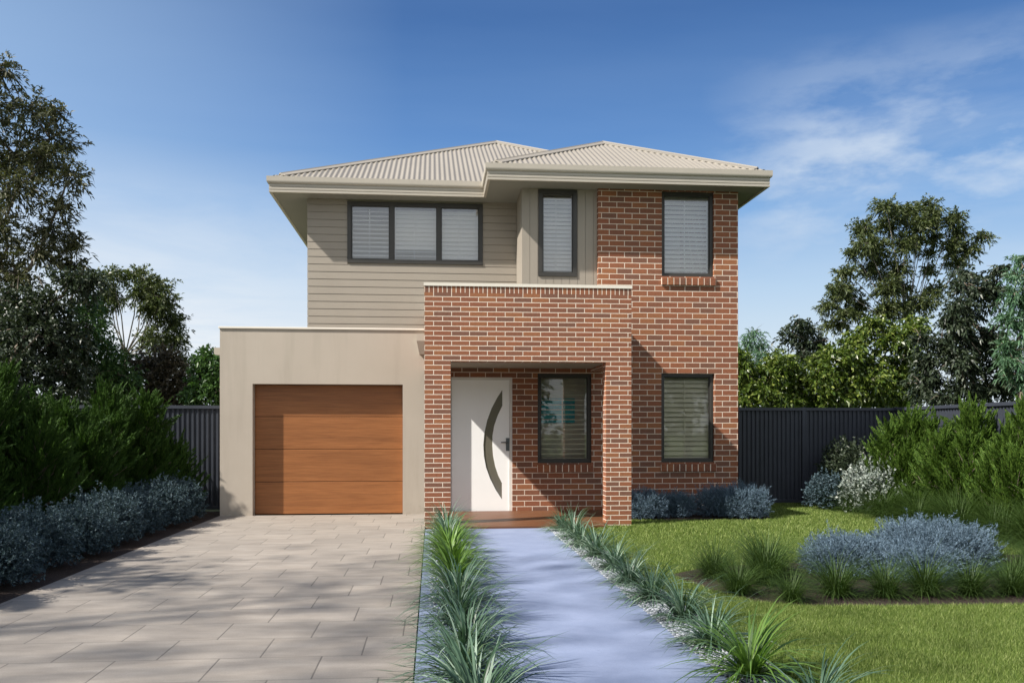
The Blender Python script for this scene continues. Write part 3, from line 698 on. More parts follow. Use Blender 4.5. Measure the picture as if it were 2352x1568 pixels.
ML_strap_g = leaf_mat('green_strap_blade', (0.045, 0.10, 0.018), (0.16, 0.27, 0.05), 0.38, 0.28, 0.5)
ML_lawn = leaf_mat('lawn_blade', (0.058, 0.106, 0.018), (0.172, 0.238, 0.048), 0.55, 0.30, 0.25, (0.44, 0.49, 0.19))

# ------------------------------------------------------------------ plants: builders
def tree(name, label, Y, tx, fork_py, clumps, lm, bark, seed, leaf=(0.12, 0.03), dens=1.0, tl=0.42, k=13, spread=0.55, droop=0.35, r0=0.03, direct=False, cat='tree', group=None, deep=1.0, up=0.25, shell=0.3):
    rng = np.random.default_rng(seed)
    base = at(tx, HY, Y); root = thing(name, label, cat, (base.x, Y, 0), group)
    fk = at(tx, fork_py, Y) - Vector((base.x, Y, 0))
    parts = []; cs = []
    for (px, py, rx, ry) in clumps:
        c = at(px, py, Y) - Vector((base.x, Y, 0)); s = Y / F
        r = np.array([rx * s, (rx + ry) / 2 * s * 1.15 * deep, ry * s])
        c.y += rng.uniform(-0.9, 0.9) * rx * s * deep
        cs.append((c, r))
        n = int(88 * dens * (r[0] * r[2] + r[1] * r[2]) * 2.0) + 14
        P0, D = clump_pts(rng, tuple(c), r, n, shell)
        D = D + np.array([0, 0, up]) + rng.normal(size=D.shape) * 0.35
        parts.append(twig_leaves(rng, P0 - unit(D) * tl * 0.6, D, tl, k, spread, leaf[0], leaf[1], droop))
    v, f = merge(parts); fast_mesh('crown', v, f, lm, root)
    # trunk, limbs and branches: every clump hangs on the nearest node nearer to the fork
    nodes = [fk]; par = [-1]; order = sorted(range(len(cs)), key=lambda i: (cs[i][0] - fk).length)
    for i in order:
        c = cs[i][0]; best = 0 if direct else min(range(len(nodes)), key=lambda j: (nodes[j] - c).length + (0.6 if nodes[j].z > c.z + 0.2 else 0) + 0.25 * (nodes[j] - fk).length)
        nodes.append(c); par.append(best)
    wgt = [1.0] * len(nodes)
    for i in range(len(nodes) - 1, 0, -1): wgt[par[i]] += wgt[i]
    rad = [r0 * 0.66 * math.sqrt(w) for w in wgt]
    tb = MB(); h = fk.z; rt = rad[0] * 1.15
    tb.tube([(0, 0, -0.1), (0.03 * h, 0, h * 0.35), (-0.02 * h, 0.02, h * 0.7), tuple(fk)], [rt * 1.6, rt * 1.15, rt * 1.05, rt * 0.95], 9)
    for i in range(1, len(nodes)):
        A, B = nodes[par[i]], nodes[i]; m_ = (A + B) / 2 + Vector((rng.normal() * 0.06, rng.normal() * 0.06, -0.10 * (B - A).length * (1 if abs(B.x - A.x) > 0.3 else 0)))
        ra = min(rad[par[i]], rad[i] * 1.25)
        tb.tube([tuple(A), tuple(m_), tuple(B)], [ra, rad[i], rad[i] * 0.8], 6)
        for q in range(5):
            e = B + Vector(tuple(rng.normal(size=3) * cs[order[i - 1]][1] * 0.55)); tb.tube([tuple(B), tuple((B + e) / 2 + Vector((0, 0, 0.04))), tuple(e)], [rad[i] * 0.55, rad[i] * 0.4, rad[i] * 0.15], 4, False)
    tb.build('trunk', bark, root, smooth=True)
    return root

def conifer(name, label, X, Y, h, r, lm, seed, group=None, peaks=6, n=230):
    rng = np.random.default_rng(seed); root = thing(name, label, 'conifer', (X, Y, 0), group)
    parts = []; tb = MB(); a0 = rng.uniform(0, 6.28)
    for p in range(peaks):
        a = a0 + 6.28 * p / max(1, peaks - 1); off = 0 if p == 0 else r * rng.uniform(0.42, 0.62)
        cx, cy = off * math.cos(a), off * math.sin(a); hh = h * (1.0 if p == 0 else rng.uniform(0.55, 0.93)); rr = r * (0.72 if p == 0 else 0.55)
        m = int(n * (1.0 if p == 0 else 0.62)); z = rng.uniform(0.03, 1.0, m) ** 0.9
        prof = rr * np.clip(1.0 - z ** 1.5, 0, 1) ** 0.8 * (0.7 + 0.5 * np.minimum(1, z * 3)); ang = rng.uniform(0, 6.283, m)
        q = np.where(rng.uniform(size=m) < 0.62, rng.uniform(0.5, 0.95, m), rng.uniform(0.05, 0.5, m))
        o = np.stack([np.cos(ang), np.sin(ang), np.zeros(m)], 1)
        P0 = o * (prof * q)[:, None]; P0[:, 2] = z * hh * 0.80; P0[:, 0] += cx; P0[:, 1] += cy
        D = unit(o * (0.8 - 0.5 * z)[:, None] + np.array([0.12, 0, 0.85]) + rng.normal(size=(m, 3)) * 0.22)
        k = 170; tl = 0.40 * rng.uniform(0.65, 1.15, (m, 1, 1))                  # one plume: blades fanning off a short curved axis, tapering to a tip
        t_ = rng.uniform(0, 1, (m, k, 1)); sp_ = unit(rng.normal(size=(m, 3))); sp_ = unit(np.cross(D, sp_)); sp2 = np.cross(D, sp_)
        fa = rng.uniform(-1, 1, (m, k, 1)); fb = rng.uniform(-0.45, 0.45, (m, k, 1))
        wd = 0.10 * (1 - t_) ** 0.7 * np.minimum(1, 0.35 + t_ * 3)
        pos = P0[:, None] + D[:, None] * tl * t_ + (sp_[:, None] * fa + sp2[:, None] * fb) * wd * 0.7
        ax = D[:, None] + (sp_[:, None] * fa + sp2[:, None] * fb) * 0.38 * (1.1 - t_) + rng.normal(size=(m, k, 3)) * 0.08
        parts.append(leaves(rng, pos.reshape(-1, 3), ax.reshape(-1, 3), 0.055, 0.0115, 0.0))
        tb.tube([(cx * 0.3, cy * 0.3, -0.05), (cx * 0.8, cy * 0.8, hh * 0.45), (cx, cy, hh * 0.8)], [0.035, 0.022, 0.008], 6)
        for w in range(0, m, 3): tb.tube([(cx, cy, P0[w, 2] * 0.8), tuple(P0[w]), tuple(P0[w] + D[w] * 0.2)], [0.012, 0.008, 0.003], 4, False)
    v, f = merge(parts); fast_mesh('foliage', v, f, lm, root); tb.build('stem', M_bark, root)
    return root

def bush_mesh(rng, r, h, n, k, Ln, Wd, tl, spread, up=0.6, lobes=6, z0=0.06):
    parts = []
    for i in range(lobes + 1):
        a = 6.283 * i / lobes + rng.uniform(-0.3, 0.3); q = 0 if i == lobes else 0.48
        c = (q * r * math.cos(a), q * r * math.sin(a), h * (0.42 if i == lobes else rng.uniform(0.30, 0.40)))
        rad = np.array([r * 0.58, r * 0.58, h * (0.56 if i == lobes else 0.48)])
        P0, D = clump_pts(rng, c, rad, n // (lobes + 1), 0.6)
        keep = P0[:, 2] > z0; P0, D = P0[keep], D[keep]
        D = D + np.array([0, 0, up]) + rng.normal(size=D.shape) * 0.25
        parts.append(twig_leaves(rng, P0 - unit(D) * tl * 0.7, D, tl, k, spread, Ln, Wd, 0.0))
    return merge(parts)
def blade_mesh(rng, n, l0, l1, wd, rb, e0=50, e1=86, bend=1.3, seg=4):
    az_ = rng.uniform(0, 6.283, n); el_ = np.radians(rng.uniform(e0, e1, n)); Lr = rng.uniform(l0, l1, n); bd = bend * rng.uniform(0.5, 1.2, n)
    p = np.stack([np.cos(az_) * rb * rng.uniform(0, 1, n), np.sin(az_) * rb * rng.uniform(0, 1, n), np.zeros(n)], 1)
    az2 = az_ + rng.normal(size=n) * 0.25; side = np.stack([-np.sin(az2), np.cos(az2), np.zeros(n)], 1)
    tw = rng.uniform(-0.5, 0.5, (n, 1)); rows = []
    for s in range(seg + 1):
        t_ = s / seg; w = wd * (0.75 + 0.7 * t_ * (1 - t_) * 2) * (1 - t_ ** 2.2) + 0.0006
        a = el_ - bd * t_ * 1.0
        sd = side + np.stack([np.zeros(n), np.zeros(n), tw[:, 0]], 1) * 0.5
        rows += [p + sd * w / 2, p - sd * w / 2]
        d = np.stack([np.cos(az2) * np.cos(a), np.sin(az2) * np.cos(a), np.sin(a)], 1)
        p = p + d * (Lr / seg)[:, None]
    v = np.stack(rows, 1); v[..., 2] = np.maximum(v[..., 2], 0.004)
    k = 2 * (seg + 1); q = np.array([[2 * s, 2 * s + 1, 2 * s + 3, 2 * s + 2] for s in range(seg)])
    f = (np.arange(n)[:, None, None] * k + q[None]).reshape(-1, 4)
    return v.reshape(-1, 3), f
def ground_plant(name, label, cat, mesh, lm, loc, group=None, rz=0.0, sc=1.0):
    o = fast_mesh(name, mesh[0], mesh[1], lm) if isinstance(mesh, tuple) else bpy.data.objects.new(name, mesh)
    if not isinstance(mesh, tuple): COL.objects.link(o)
    o.location = loc; o.rotation_euler = (0, 0, rz); o.scale = (sc, sc, sc) if not isinstance(sc, tuple) else sc
    return tag(o, label, cat, group)

# ------------------------------------------------------------------ trees beyond the fences
tree('gum_tree', 'tallest dark gum tree rising at the left edge of the picture', 18, -40, 760,
     [(10, 170, 42, 40), (45, 225, 55, 40), (-25, 260, 60, 60), (90, 300, 62, 42), (132, 262, 26, 20), (25, 350, 62, 50), (105, 370, 48, 42), (172, 408, 38, 34), (60, 440, 62, 42), (145, 470, 34, 26), (100, 520, 58, 42), (15, 520, 46, 44), (168, 556, 24, 30), (95, 585, 50, 32), (0, 610, 46, 36), (-70, 380, 70, 90), (-80, 520, 60, 70), (150, 600, 40, 24), (55, 640, 50, 24)],
     ML_euc, M_bark, 11, leaf=(0.13, 0.032), dens=1.25, r0=0.024)
tree('gum_tree', 'umbrella topped gum tree with bare pale limbs left of the garage', 24, 288, 815,
     [(262, 634, 34, 22), (310, 628, 40, 22), (350, 650, 40, 26), (378, 690, 32, 30), (392, 735, 28, 28), (352, 705, 34, 36), (402, 778, 22, 30), (243, 668, 24, 24), (228, 700, 22, 24), (262, 690, 18, 16), (360, 780, 34, 34), (420, 832, 18, 26), (330, 670, 36, 26)],
     ML_euc2, M_palebark, 12, leaf=(0.12, 0.036), dens=1.7, r0=0.024, direct=True)
tree('broadleaf_tree', 'dense dark broadleaf tree under the tallest gum at the far left', 17, 40, 900,
     [(20, 690, 60, 50), (90, 690, 60, 50), (60, 760, 80, 60), (-30, 770, 70, 90), (120, 770, 60, 60), (40, 850, 90, 60), (130, 850, 60, 60), (-40, 880, 80, 60), (160, 640, 50, 34), (200, 640, 36, 34), (20, 930, 90, 40), (110, 920, 90, 40), (170, 930, 60, 40)],
     ML_dark, M_bark, 13, leaf=(0.085, 0.045), dens=1.7, tl=0.36, spread=0.8, r0=0.03)
tree('broadleaf_tree', 'mid green leafy tree between the dark broadleaf tree and the umbrella topped gum', 18.5, 215, 900,
     [(190, 700, 44, 44), (215, 755, 50, 50), (175, 800, 52, 50), (240, 810, 46, 46), (210, 870, 70, 50), (270, 860, 46, 46), (230, 920, 70, 40)],
     ML_green, M_bark, 14, leaf=(0.08, 0.04), dens=1.6, tl=0.34, spread=0.8, r0=0.03)
tree('broadleaf_tree', 'brownish bushy tree at the foot of the umbrella topped gum', 19.5, 340, 900,
     [(310, 830, 46, 40), (350, 850, 46, 46), (390, 850, 40, 46), (420, 880, 36, 44), (300, 880, 50, 40), (360, 900, 60, 40), (385, 815, 30, 26), (320, 920, 70, 40), (400, 920, 50, 40)],
     ML_brown, M_bark, 15, leaf=(0.08, 0.04), dens=1.6, tl=0.34, spread=0.8, r0=0.028)
tree('broadleaf_tree', 'small bright green tree just left of the garage above the fence', 17.8, 470, 940,
     [(468, 815, 24, 26), (455, 850, 26, 30), (490, 840, 26, 36), (475, 890, 36, 36), (440, 900, 22, 36), (505, 890, 30, 40), (520, 840, 30, 40)],
     ML_green, M_bark, 16, leaf=(0.08, 0.045), dens=2.4, tl=0.26, spread=0.8, r0=0.02)
def rc(l): return [(1684 + 0.3907 * a, 367.5 + 0.3907 * b, 0.3907 * c, 0.3907 * d) for a, b, c, d in l]
tree('gum_tree', 'big olive gum tree with open crown standing right of the house', 30, 2085, 730,
     rc([(1170, 258, 80, 58), (1040, 290, 75, 55), (860, 290, 90, 50), (800, 380, 85, 62), (940, 360, 85, 70), (1060, 380, 70, 65), (1180, 350, 60, 56), (1310, 335, 66, 60), (1350, 420, 56, 62), (1480, 440, 62, 36), (1410, 520, 66, 52), (1290, 500, 62, 52), (760, 500, 92, 62), (870, 510, 90, 80), (970, 500, 75, 72), (700, 545, 44, 34), (830, 630, 84, 62), (970, 630, 75, 60), (650, 660, 72, 44), (600, 760, 74, 52), (700, 770, 74, 56), (560, 850, 62, 44), (640, 900, 84, 46), (880, 750, 86, 72), (1000, 740, 62, 52), (1170, 640, 46, 36), (1190, 760, 62, 44), (1090, 830, 90, 60), (950, 870, 90, 60), (1100, 470, 56, 52), (1200, 450, 50, 46), (1160, 545, 40, 26), (1330, 590, 60, 40), (760, 860, 70, 60), (860, 880, 70, 50), (620, 960, 90, 40)]),
     ML_euc2, M_palebark, 21, leaf=(0.15, 0.044), dens=1.55, r0=0.022, direct=True)
tree('broadleaf_tree', 'small thin dark leafed tree right of the brick corner against the sky', 28.5, 1845, 900,
     rc([(380, 960, 80, 46), (450, 990, 70, 50), (350, 1030, 70, 55), (450, 1080, 90, 60), (540, 1060, 50, 40), (400, 1160, 110, 70), (380, 1260, 110, 80)]),
     ML_dark, M_bark, 22, leaf=(0.135, 0.07), dens=0.6, tl=0.5, spread=0.8, r0=0.022)
tree('broadleaf_tree', 'small pale green feathery tree touching the brick house corner', 29.5, 1728, 900,
     rc([(130, 1010, 70, 45), (90, 1070, 70, 60), (170, 1080, 60, 50), (60, 1140, 60, 60), (150, 1150, 80, 60), (90, 1250, 100, 90), (10, 1180, 60, 90)]),
     ML_willow, M_bark, 23, leaf=(0.15, 0.034), dens=0.6, tl=0.5, spread=0.45, droop=0.6, r0=0.02)
for i, (lab, tx, cl) in enumerate([
    ('glossy dark laurel bush behind the fence next to the brick house corner', 1750, [(100, 1260, 100, 70), (200, 1240, 110, 80), (150, 1350, 150, 90), (280, 1340, 110, 100), (60, 1400, 80, 80), (30, 1180, 70, 80), (260, 1180, 90, 70), (330, 1250, 90, 80), (360, 1390, 100, 80), (200, 1410, 120, 70)]),
    ('glossy yellow green laurel bush behind the fence under the thin dark tree', 1890, [(500, 1190, 80, 70), (560, 1130, 80, 60), (480, 1300, 100, 90), (600, 1260, 90, 90), (540, 1390, 120, 80), (430, 1400, 80, 70), (640, 1160, 70, 70), (400, 1290, 80, 90), (680, 1350, 90, 100), (560, 1420, 120, 60), (700, 1240, 80, 80)]),
    ('largest glossy laurel bush below the big olive gum, bright yellow green', 2040, [(830, 960, 80, 56), (760, 1050, 100, 70), (900, 1050, 100, 80), (1030, 990, 90, 60), (1100, 960, 70, 50), (1010, 1100, 90, 80), (840, 1180, 130, 90), (960, 1240, 110, 90), (760, 1300, 110, 90), (880, 1370, 150, 90), (1030, 1350, 100, 90), (700, 1120, 70, 60), (1060, 1200, 80, 90), (720, 1400, 100, 70), (980, 1410, 140, 60)])]):
    tree('laurel_bush', lab, 27.5, tx, 960, rc(cl), ML_laurel, M_bark, 31 + i, leaf=(0.15, 0.072), dens=0.95, tl=0.46, k=13, spread=0.85, r0=0.02, cat='bush', group='laurel bushes behind the right fence', droop=0.3)
tree('broadleaf_tree', 'tall dark bronze tree between the laurels and the pale willow', 17.8, 2240, 900,
     rc([(1400, 650, 90, 60), (1540, 650, 70, 50), (1350, 740, 80, 70), (1460, 760, 90, 80), (1560, 760, 60, 80), (1290, 850, 100, 70), (1420, 900, 110, 90), (1240, 960, 90, 80), (1330, 1040, 110, 90), (1470, 1040, 90, 90), (1200, 1080, 80, 80), (1260, 1180, 120, 90), (1410, 1200, 110, 100), (1180, 1290, 90, 90), (1330, 1330, 130, 90), (1480, 1340, 100, 90), (1560, 1200, 70, 120), (1180, 1390, 100, 60), (1120, 1180, 70, 80), (1120, 1330, 80, 90), (1530, 1050, 90, 90), (1620, 1330, 90, 90), (1100, 1050, 60, 60)]),
     ML_dark, M_bark, 41, leaf=(0.11, 0.045), dens=1.45, tl=0.38, spread=0.7, droop=0.5, r0=0.026)
tree('willow_tree', 'pale green willow leafed tree at the right edge of the picture', 16.9, 2345, 900,
     rc([(1700, 580, 50, 40), (1650, 680, 70, 50), (1720, 700, 70, 60), (1640, 790, 60, 70), (1720, 830, 80, 90), (1620, 930, 60, 70), (1700, 980, 80, 80), (1600, 1080, 60, 50), (1680, 1120, 90, 60), (1620, 1190, 80, 50), (1700, 1260, 90, 60), (1790, 900, 70, 200), (1790, 1150, 70, 150)]),
     ML_willow, M_bark, 42, leaf=(0.13, 0.030), dens=1.0, tl=0.34, k=14, spread=0.6, droop=0.45, r0=0.02, up=0.1)
# two big trees left of the camera, outside the picture: they shade the drive and the hedge
for i, (x, y, lab, cl) in enumerate([
    (-13.6, 2.2, 'tall thin crowned tree left of the driveway, nearest the street', [(0, 0, 13.0, 2.0), (2.2, 0.9, 12.6, 1.8), (-1.8, 0.8, 13.2, 1.8), (0.8, -2.0, 13.4, 1.8), (3.0, -1.2, 13.2, 1.4), (0.4, 2.2, 12.2, 1.8), (-1.2, -1.6, 14.4, 1.6), (3.2, 1.8, 12.8, 1.2), (4.2, -2.2, 13.4, 1.2), (1.6, -3.4, 13.0, 1.4)]),
    (-9.6, 9.0, 'spreading tree left of the driveway, beside the conifer hedge', [(0, 0, 4.1, 1.3), (0.9, 1.0, 3.9, 1.0), (-0.9, 1.2, 4.2, 1.1), (0.8, -1.2, 4.4, 1.2), (-0.6, -1.6, 4.9, 1.2), (1.2, -2.4, 5.0, 1.0), (0.4, 2.2, 3.6, 0.9)])]):
    rng = np.random.default_rng(60 + i); root = thing('shade_tree', lab, 'tree', (x, y, 0), 'shade trees left of the drive'); parts = []; tb = MB()
    tb.tube([(0, 0, -0.1), (0.1, 0, 1.5), (0, 0, 3.0)], [0.3, 0.24, 0.2], 9)
    for (a, b_, c, r) in cl:
        P0, D = clump_pts(rng, (a, b_, c), (r, r, r * 0.6), int((22 if i == 0 else 150) * r * r), 0.3)
        parts.append(twig_leaves(rng, P0, D + np.array([0, 0, 0.2]), 0.45, 13, 0.6, 0.13 if i == 0 else 0.15, 0.045 if i == 0 else 0.06, 0.3)); tb.tube([(0, 0, 2.9), (a * 0.5, b_ * 0.5, c * 0.7), (a, b_, c)], [0.06, 0.045, 0.02] if i == 0 else [0.13, 0.09, 0.04], 6)
    v, f = merge(parts); fast_mesh('crown', v, f, ML_euc, root); tb.build('trunk', M_bark, root, smooth=True)

for i in range(6):
    rng = np.random.default_rng(80 + i); x = -9 + i * 4.6; root = thing('street_tree', f'{["first", "second", "third", "fourth", "fifth", "sixth"][i]} leafy tree from the left across the street behind the camera', 'tree', (x, -15 - (i % 2) * 2, 0), 'trees across the street')
    tb = MB().tube([(0, 0, -0.1), (0.1, 0, 1.5), (0, 0, 3.2)], [0.25, 0.2, 0.14], 8); parts = []
    for q in range(9):
        c = (rng.uniform(-1.6, 1.6), rng.uniform(-1.2, 1.2), rng.uniform(1.2, 4.6 + (i % 3) * 0.7)); P0, D = clump_pts(rng, c, (1.3, 1.2, 1.0), 110, 0.4)
        parts.append(twig_leaves(rng, P0, D, 0.5, 10, 0.7, 0.24, 0.12, 0.3))
    v, f = merge(parts); fast_mesh('crown', v, f, ML_green, root); tb.build('trunk', M_bark, root)

# ------------------------------------------------------------------ conifer hedges
for i, (x, y, h, r, lab) in enumerate([
    (-5.75, 8.6, 2.05, 1.0, 'dark green feathery conifer cut by the left edge of the picture'),
    (-5.6, 10.2, 1.92, 0.9, 'dark green feathery conifer left of the tallest peak in the left hedge'),
    (-5.45, 11.6, 2.42, 0.92, 'dark green feathery conifer with the tallest peak of the left hedge'),
    (-5.3, 13.0, 1.92, 0.85, 'dark green feathery conifer in the dip of the left hedge'),
    (-5.1, 14.2, 2.32, 0.8, 'dark green feathery conifer second from the left fence'),
    (-4.72, 14.9, 2.22, 0.68, 'dark green feathery conifer last in the left hedge, overlapping the fence')]):
    conifer('conifer_shrub', lab, x, y, h, r, ML_conifer_d, 100 + i, 'dark conifers along the left side')
for i, (x, y, h, r, lab) in enumerate([
    (8.25, 14.35, 1.95, 0.72, 'bright green feathery conifer farthest left in the right hedge, beside the silver bush'),
    (8.45, 12.95, 1.95, 0.78, 'bright green feathery conifer in the middle of the right hedge'),
    (8.4, 11.6, 1.98, 0.78, 'bright green feathery conifer nearest the right edge of the picture'),
    (8.35, 10.2, 1.95, 0.78, 'bright green feathery conifer cut by the right edge of the picture')]):
    conifer('conifer_shrub', lab, x, y, h, r, ML_conifer_b, 120 + i, 'bright conifers along the right side')

# ------------------------------------------------------------------ low shrubs
rng = np.random.default_rng(7)
bl = [bush_mesh(rng, 0.46, 0.70, 3600, 10, 0.028, 0.013, 0.045, 0.95, lobes=7, up=0.3) for _ in range(3)]
blm = []
for i, (y, lab) in enumerate([(7.3, 'blue grey leafy shrub cut by the left picture edge, nearest the camera'), (8.25, 'blue grey leafy shrub at the left picture edge, second in the row'), (9.2, 'third blue grey leafy shrub of the driveway row'),
    (10.15, 'blue grey leafy shrub below the tallest dark conifer'), (11.1, 'blue grey leafy shrub at the middle of the driveway row'), (12.1, 'blue grey leafy shrub third from the garage'), (13.1, 'blue grey leafy shrub second from the garage'), (14.1, 'blue grey leafy shrub touching the garage wall')]):
    src = bl[i] if i < 3 else blm[i % 3]
    o = ground_plant('blue_shrub', lab, 'shrub', src, ML_blue, (-4.02 + 0.04 * math.sin(i * 2.3), y, 0), 'blue grey shrubs along the driveway', rz=i * 1.7, sc=(1, 1, [1.0, 0.95, 1.02, 0.94, 1.06, 1.0, 1.04, 1.05][i]))
    if i < 3: blm.append(o.data)
def lav(r, h, n): return bush_mesh(rng, r, h, n, 15, 0.030, 0.0046, 0.09, 0.42, up=0.45, lobes=7, z0=0.03)
for x, y, r, h, n, lab in [(3.40, 13.75, 0.38, 0.52, 3200, 'blue grey cushion bush against the porch pillar in shade'), (3.98, 13.95, 0.36, 0.46, 3000, 'smallest blue grey cushion bush below the right ground floor window'), (4.62, 13.95, 0.36, 0.55, 3000, 'blue grey cushion bush half hidden behind the corner cushion bush'), (4.98, 13.75, 0.46, 0.60, 5000, 'pale blue grey cushion bush at the brick house corner'),
                            (4.00, 8.20, 0.40, 0.43, 6000, 'left silver blue cushion bush in the island bed'), (4.95, 8.30, 0.58, 0.56, 11000, 'largest silver blue cushion bush in the island bed'), (4.55, 7.85, 0.38, 0.38, 5200, 'front silver blue cushion bush between two in the island bed')]:
    ground_plant('cushion_bush', lab, 'bush', lav(r, h, n), ML_lav, (x, y, 0), 'silver blue cushion bushes')
ground_plant('silver_bush', 'white leafed silver bush beside the first bright conifer', 'bush', bush_mesh(rng, 0.55, 0.98, 900, 9, 0.062, 0.034, 0.16, 0.9), ML_silver, (7.55, 14.35, 0), None)
ground_plant('grey_bush', 'dull grey green bush left of the white leafed silver bush', 'bush', bush_mesh(rng, 0.42, 0.72, 900, 9, 0.05, 0.024, 0.12, 0.9), ML_blue, (7.05, 15.0, 0), None)
ground_plant('dark_bush', 'dark green bush in shade against the fence behind the grey bush', 'bush', bush_mesh(rng, 0.55, 1.35, 1100, 10, 0.07, 0.03, 0.2, 0.8), ML_dark, (7.75, 15.6, 0), None)

# ------------------------------------------------------------------ grass tufts
tm = [fast_mesh('t', *blade_mesh(rng, 800, 0.22, 0.58, 0.0034, 0.10, 22, 88, 1.5), ML_tuft) for _ in range(4)]
tmesh = [o.data for o in tm]
for o in tm: bpy.data.objects.remove(o)
def tuft(x, y, s, lab, grp, i): ground_plant('grass_tuft', lab, 'grass tuft', tmesh[i % 4], None, (x, y, -0.004), grp, rz=i * 2.1, sc=s)
ORD = ['first', 'second', 'third', 'fourth', 'fifth', 'sixth', 'seventh', 'eighth', 'ninth', 'tenth', 'eleventh', 'twelfth', 'thirteenth', 'fourteenth', 'fifteenth', 'sixteenth', 'seventeenth', 'eighteenth', 'nineteenth', 'twentieth']
front = [(2.62, 7.28, 0.80), (2.95, 6.94, 0.66), (3.42, 7.12, 0.98), (3.82, 7.06, 0.82), (4.20, 7.10, 0.94), (4.58, 7.06, 0.84), (4.95, 7.05, 0.82), (5.33, 7.05, 0.92)]
for i, (x, y, s) in enumerate(front): tuft(x, y, s, f'{ORD[i]} green grass tuft from the left along the front of the island bed', 'grass tufts in front of the island bed', i)
back = [(2.68, 8.1, 0.98), (3.05, 7.75, 1.28), (3.30, 8.3, 1.1)]
for (x, y, s), lab in zip(back, ['tall dark grass tuft at the left back of the island bed', 'tallest fine grass tuft in the middle left of the island bed', 'fine grass tuft directly left of the left silver blue cushion bush']): tuft(x, y, s, lab, 'tall grass tufts left of the cushion bushes', 3 + int(x * 7))
for i, (x, y, s) in enumerate([(5.72, 8.5, 0.95), (5.75, 7.85, 0.85), (6.1, 8.3, 0.9), (5.3, 7.45, 0.85)]): tuft(x, y, s, f'{ORD[i]} grass tuft right of the largest silver blue cushion bush', 'grass tufts right of the cushion bushes', i + 2)
k = 0
for i in range(18):
    y = 15.1 - i * 0.33; x = 7.42 + 0.16 * math.sin(i * 2.2) + (0.0 if y > 11 else -(11 - y) * 0.12)
    tuft(x, y, 1.28 + 0.12 * math.sin(i * 1.3), f'{ORD[i]} grass tuft from the fence along the lawn side of the right border', 'grass tufts along the right border', i)
for i in range(12):
    y = 14.2 - i * 0.42; tuft(7.82 + 0.1 * math.sin(i), y, 1.4, f'{ORD[i]} grass tuft from the fence in the row next to the bright conifers', 'grass tufts beside the bright conifers', i + 1)

# ------------------------------------------------------------------ strap leaved plants and pebbles along the path
sm = []
for q in range(4):
    n_ = 215; a = blade_mesh(rng, n_, 0.26, 0.60, 0.0115, 0.06, 12, 87, 1.8, 6); o = fast_mesh('s', *a, ML_strap); sm.append(o.data); bpy.data.objects.remove(o)
gm = fast_mesh('s', *blade_mesh(rng, 185, 0.30, 0.62, 0.0145, 0.05, 24, 87, 1.65, 6), ML_strap_g); gmesh = gm.data; bpy.data.objects.remove(gm)
for i, y in enumerate([12.1, 11.4, 10.7, 10.0, 9.3, 8.6, 7.9, 7.15, 6.4, 5.65, 4.92, 4.2]):
    ground_plant('strap_plant', f'{ORD[i]} strappy leaved plant from the deck on the driveway side of the path', 'plant', gmesh if i in (3, 4, 5, 6) else sm[i % 4], None, (0.20 + 0.02 * math.sin(i * 3), y, 0.0), 'strap plants on the driveway side of the path', rz=i * 1.37, sc=1.08 + 0.06 * math.sin(i * 1.9))
for i, y in enumerate([12.1, 11.25, 10.4, 9.55, 8.7, 7.85, 7.05, 6.3, 5.52, 4.80, 4.05]):
    ground_plant('strap_plant', f'{ORD[i]} strappy leaved plant from the deck on the lawn side of the path', 'plant', gmesh if i == 9 else sm[(i + 1) % 4], None, (1.82 + 0.03 * math.sin(i * 2), y, 0.0), 'strap plants on the lawn side of the path', rz=i * 1.91 + 0.4, sc=0.95 + 0.07 * math.sin(i * 2.3))
M_peb = leaf_mat('white_pebble', (0.16, 0.18, 0.21), (0.46, 0.48, 0.52), 0.7, 0.0)
def pebbles(n, x0, x1, y0, y1):
    c = np.stack([rng.uniform(x0, x1, n), rng.uniform(y0, y1, n), np.full(n, 0.008)], 1); s = rng.uniform(0.007, 0.017, (n, 3)); s[:, 2] *= 0.7
    d = np.array([(1, 0, 0), (0, 1, 0), (-1, 0, 0), (0, -1, 0), (0.6, 0.6, 0.7), (-0.6, 0.6, 0.7), (-0.6, -0.6, 0.7), (0.6, -0.6, 0.7)])
    q = np.array([(0, 1, 4, 4), (1, 2, 5, 5), (2, 3, 6, 6), (3, 0, 7, 7), (4, 5, 6, 7), (0, 4, 7, 7), (1, 5, 4, 4), (2, 6, 5, 5), (3, 7, 6, 6)])
    q3 = [(0, 1, 4), (1, 5, 4), (1, 2, 5), (2, 6, 5), (2, 3, 6), (3, 7, 6), (3, 0, 7), (0, 4, 7), (4, 5, 6), (4, 6, 7)]
    a = rng.uniform(0, 6.28, n); ca, sa = np.cos(a), np.sin(a)
    p = d[None] * s[:, None, :]; x = p[..., 0] * ca[:, None] - p[..., 1] * sa[:, None]; y = p[..., 0] * sa[:, None] + p[..., 1] * ca[:, None]
    v = np.stack([x, y, p[..., 2]], 2) + c[:, None, :]
    return v.reshape(-1, 3), (np.arange(n)[:, None, None] * 8 + np.array(q3)[None]).reshape(-1, 3)
v1, f1 = pebbles(4600, 1.64, 1.86, 3.6, 12.4); o = fast_mesh('pebbles', v1, f1, M_peb); tag(o, 'white pebble strip along the lawn side of the path', 'pebbles', None, 'stuff')
v1, f1 = pebbles(1500, -0.02, 0.34, 6.8, 12.3); o = fast_mesh('pebbles', v1, f1, M_peb); tag(o, 'white pebbles under the plants between driveway and path', 'pebbles', None, 'stuff')
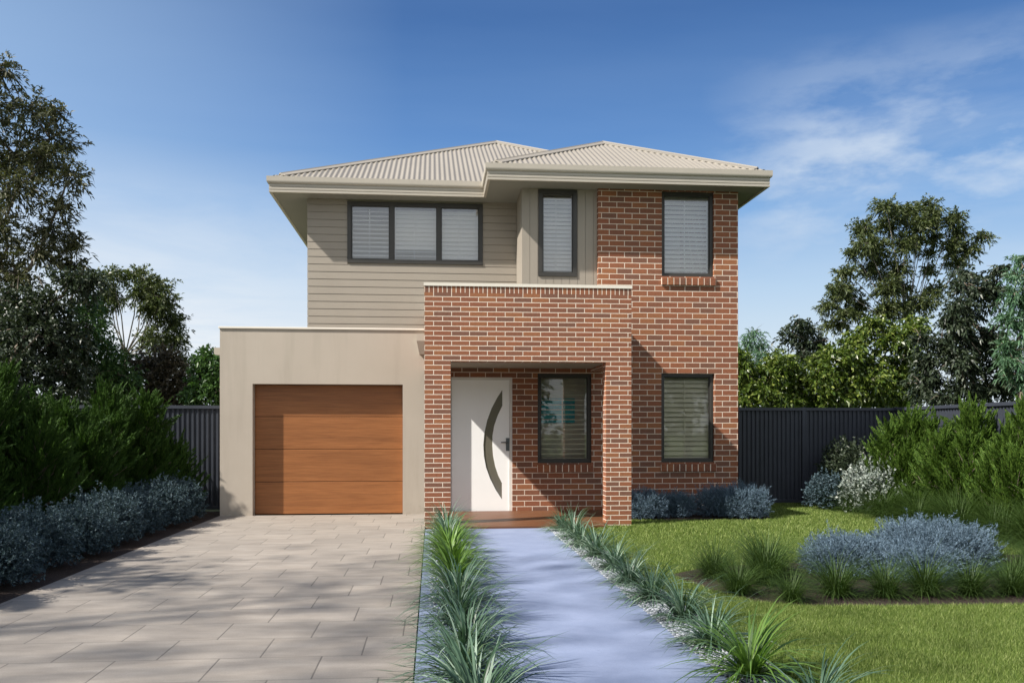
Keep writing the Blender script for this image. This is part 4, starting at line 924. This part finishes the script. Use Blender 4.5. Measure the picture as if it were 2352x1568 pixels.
sheet('pebble_strip', [(1.665, 2.0), (2.03, 2.0), (2.03, 12.42), (1.665, 12.42)], -0.002, plain('pale_gravel', (0.20, 0.21, 0.23), 0.9, var=0.4, scale=60))

# ------------------------------------------------------------------ lawn blades
def inside(p, poly):
    x, y = p[:, 0], p[:, 1]; r = np.zeros(len(p), bool); j = len(poly) - 1
    for i in range(len(poly)):
        xi, yi = poly[i]; xj, yj = poly[j]
        c = ((yi > y) != (yj > y)) & (x < (xj - xi) * (y - yi) / (yj - yi + 1e-12) + xi); r ^= c; j = i
    return r
def lawn(n, x0, x1, y0, y1, hl, wd):
    p = np.stack([rng.uniform(x0, x1, n), rng.uniform(y0, y1, n), np.full(n, -0.03)], 1)
    e = rng.normal(size=(n, 2)) * 0.02
    ok = (p[:, 0] > 2.03) & ~inside(p[:, :2] + e, ISLAND) & ~inside(p[:, :2] + e, BORDER) & ~inside(p[:, :2] + e, WALLBED) & ~((p[:, 0] < 2.97) & (p[:, 1] > 12.75)) & ~((p[:, 0] < 5.36) & (p[:, 1] > 14.8)) & (p[:, 0] < 8.9) & (p[:, 1] < 16.5)
    lim = (p[:, 0] * CS - p[:, 1] * SN) < (p[:, 0] * SN + p[:, 1] * CS) * 0.66
    p = p[ok & lim]; n = len(p)
    a = rng.uniform(0, 6.283, n); h = hl * rng.uniform(0.55, 1.2, n); ln = rng.normal(size=(n, 2)) * 0.42
    sd = np.stack([np.cos(a), np.sin(a), np.zeros(n)], 1) * wd / 2
    tip = p + np.stack([ln[:, 0] * h, ln[:, 1] * h, h], 1)
    return np.stack([p - sd, p + sd, tip], 1).reshape(-1, 3), np.arange(n * 3).reshape(-1, 3)
v1, f1 = merge([lawn(420000, 2.0, 5.2, 4.2, 7.2, 0.050, 0.0060), lawn(380000, 2.0, 8.9, 7.0, 11.0, 0.050, 0.0085), lawn(220000, 2.0, 8.9, 11.0, 16.5, 0.050, 0.012)])
o = fast_mesh('lawn_grass', v1, f1, ML_lawn); tag(o, 'short sunlit green lawn grass', 'lawn', None, 'stuff')
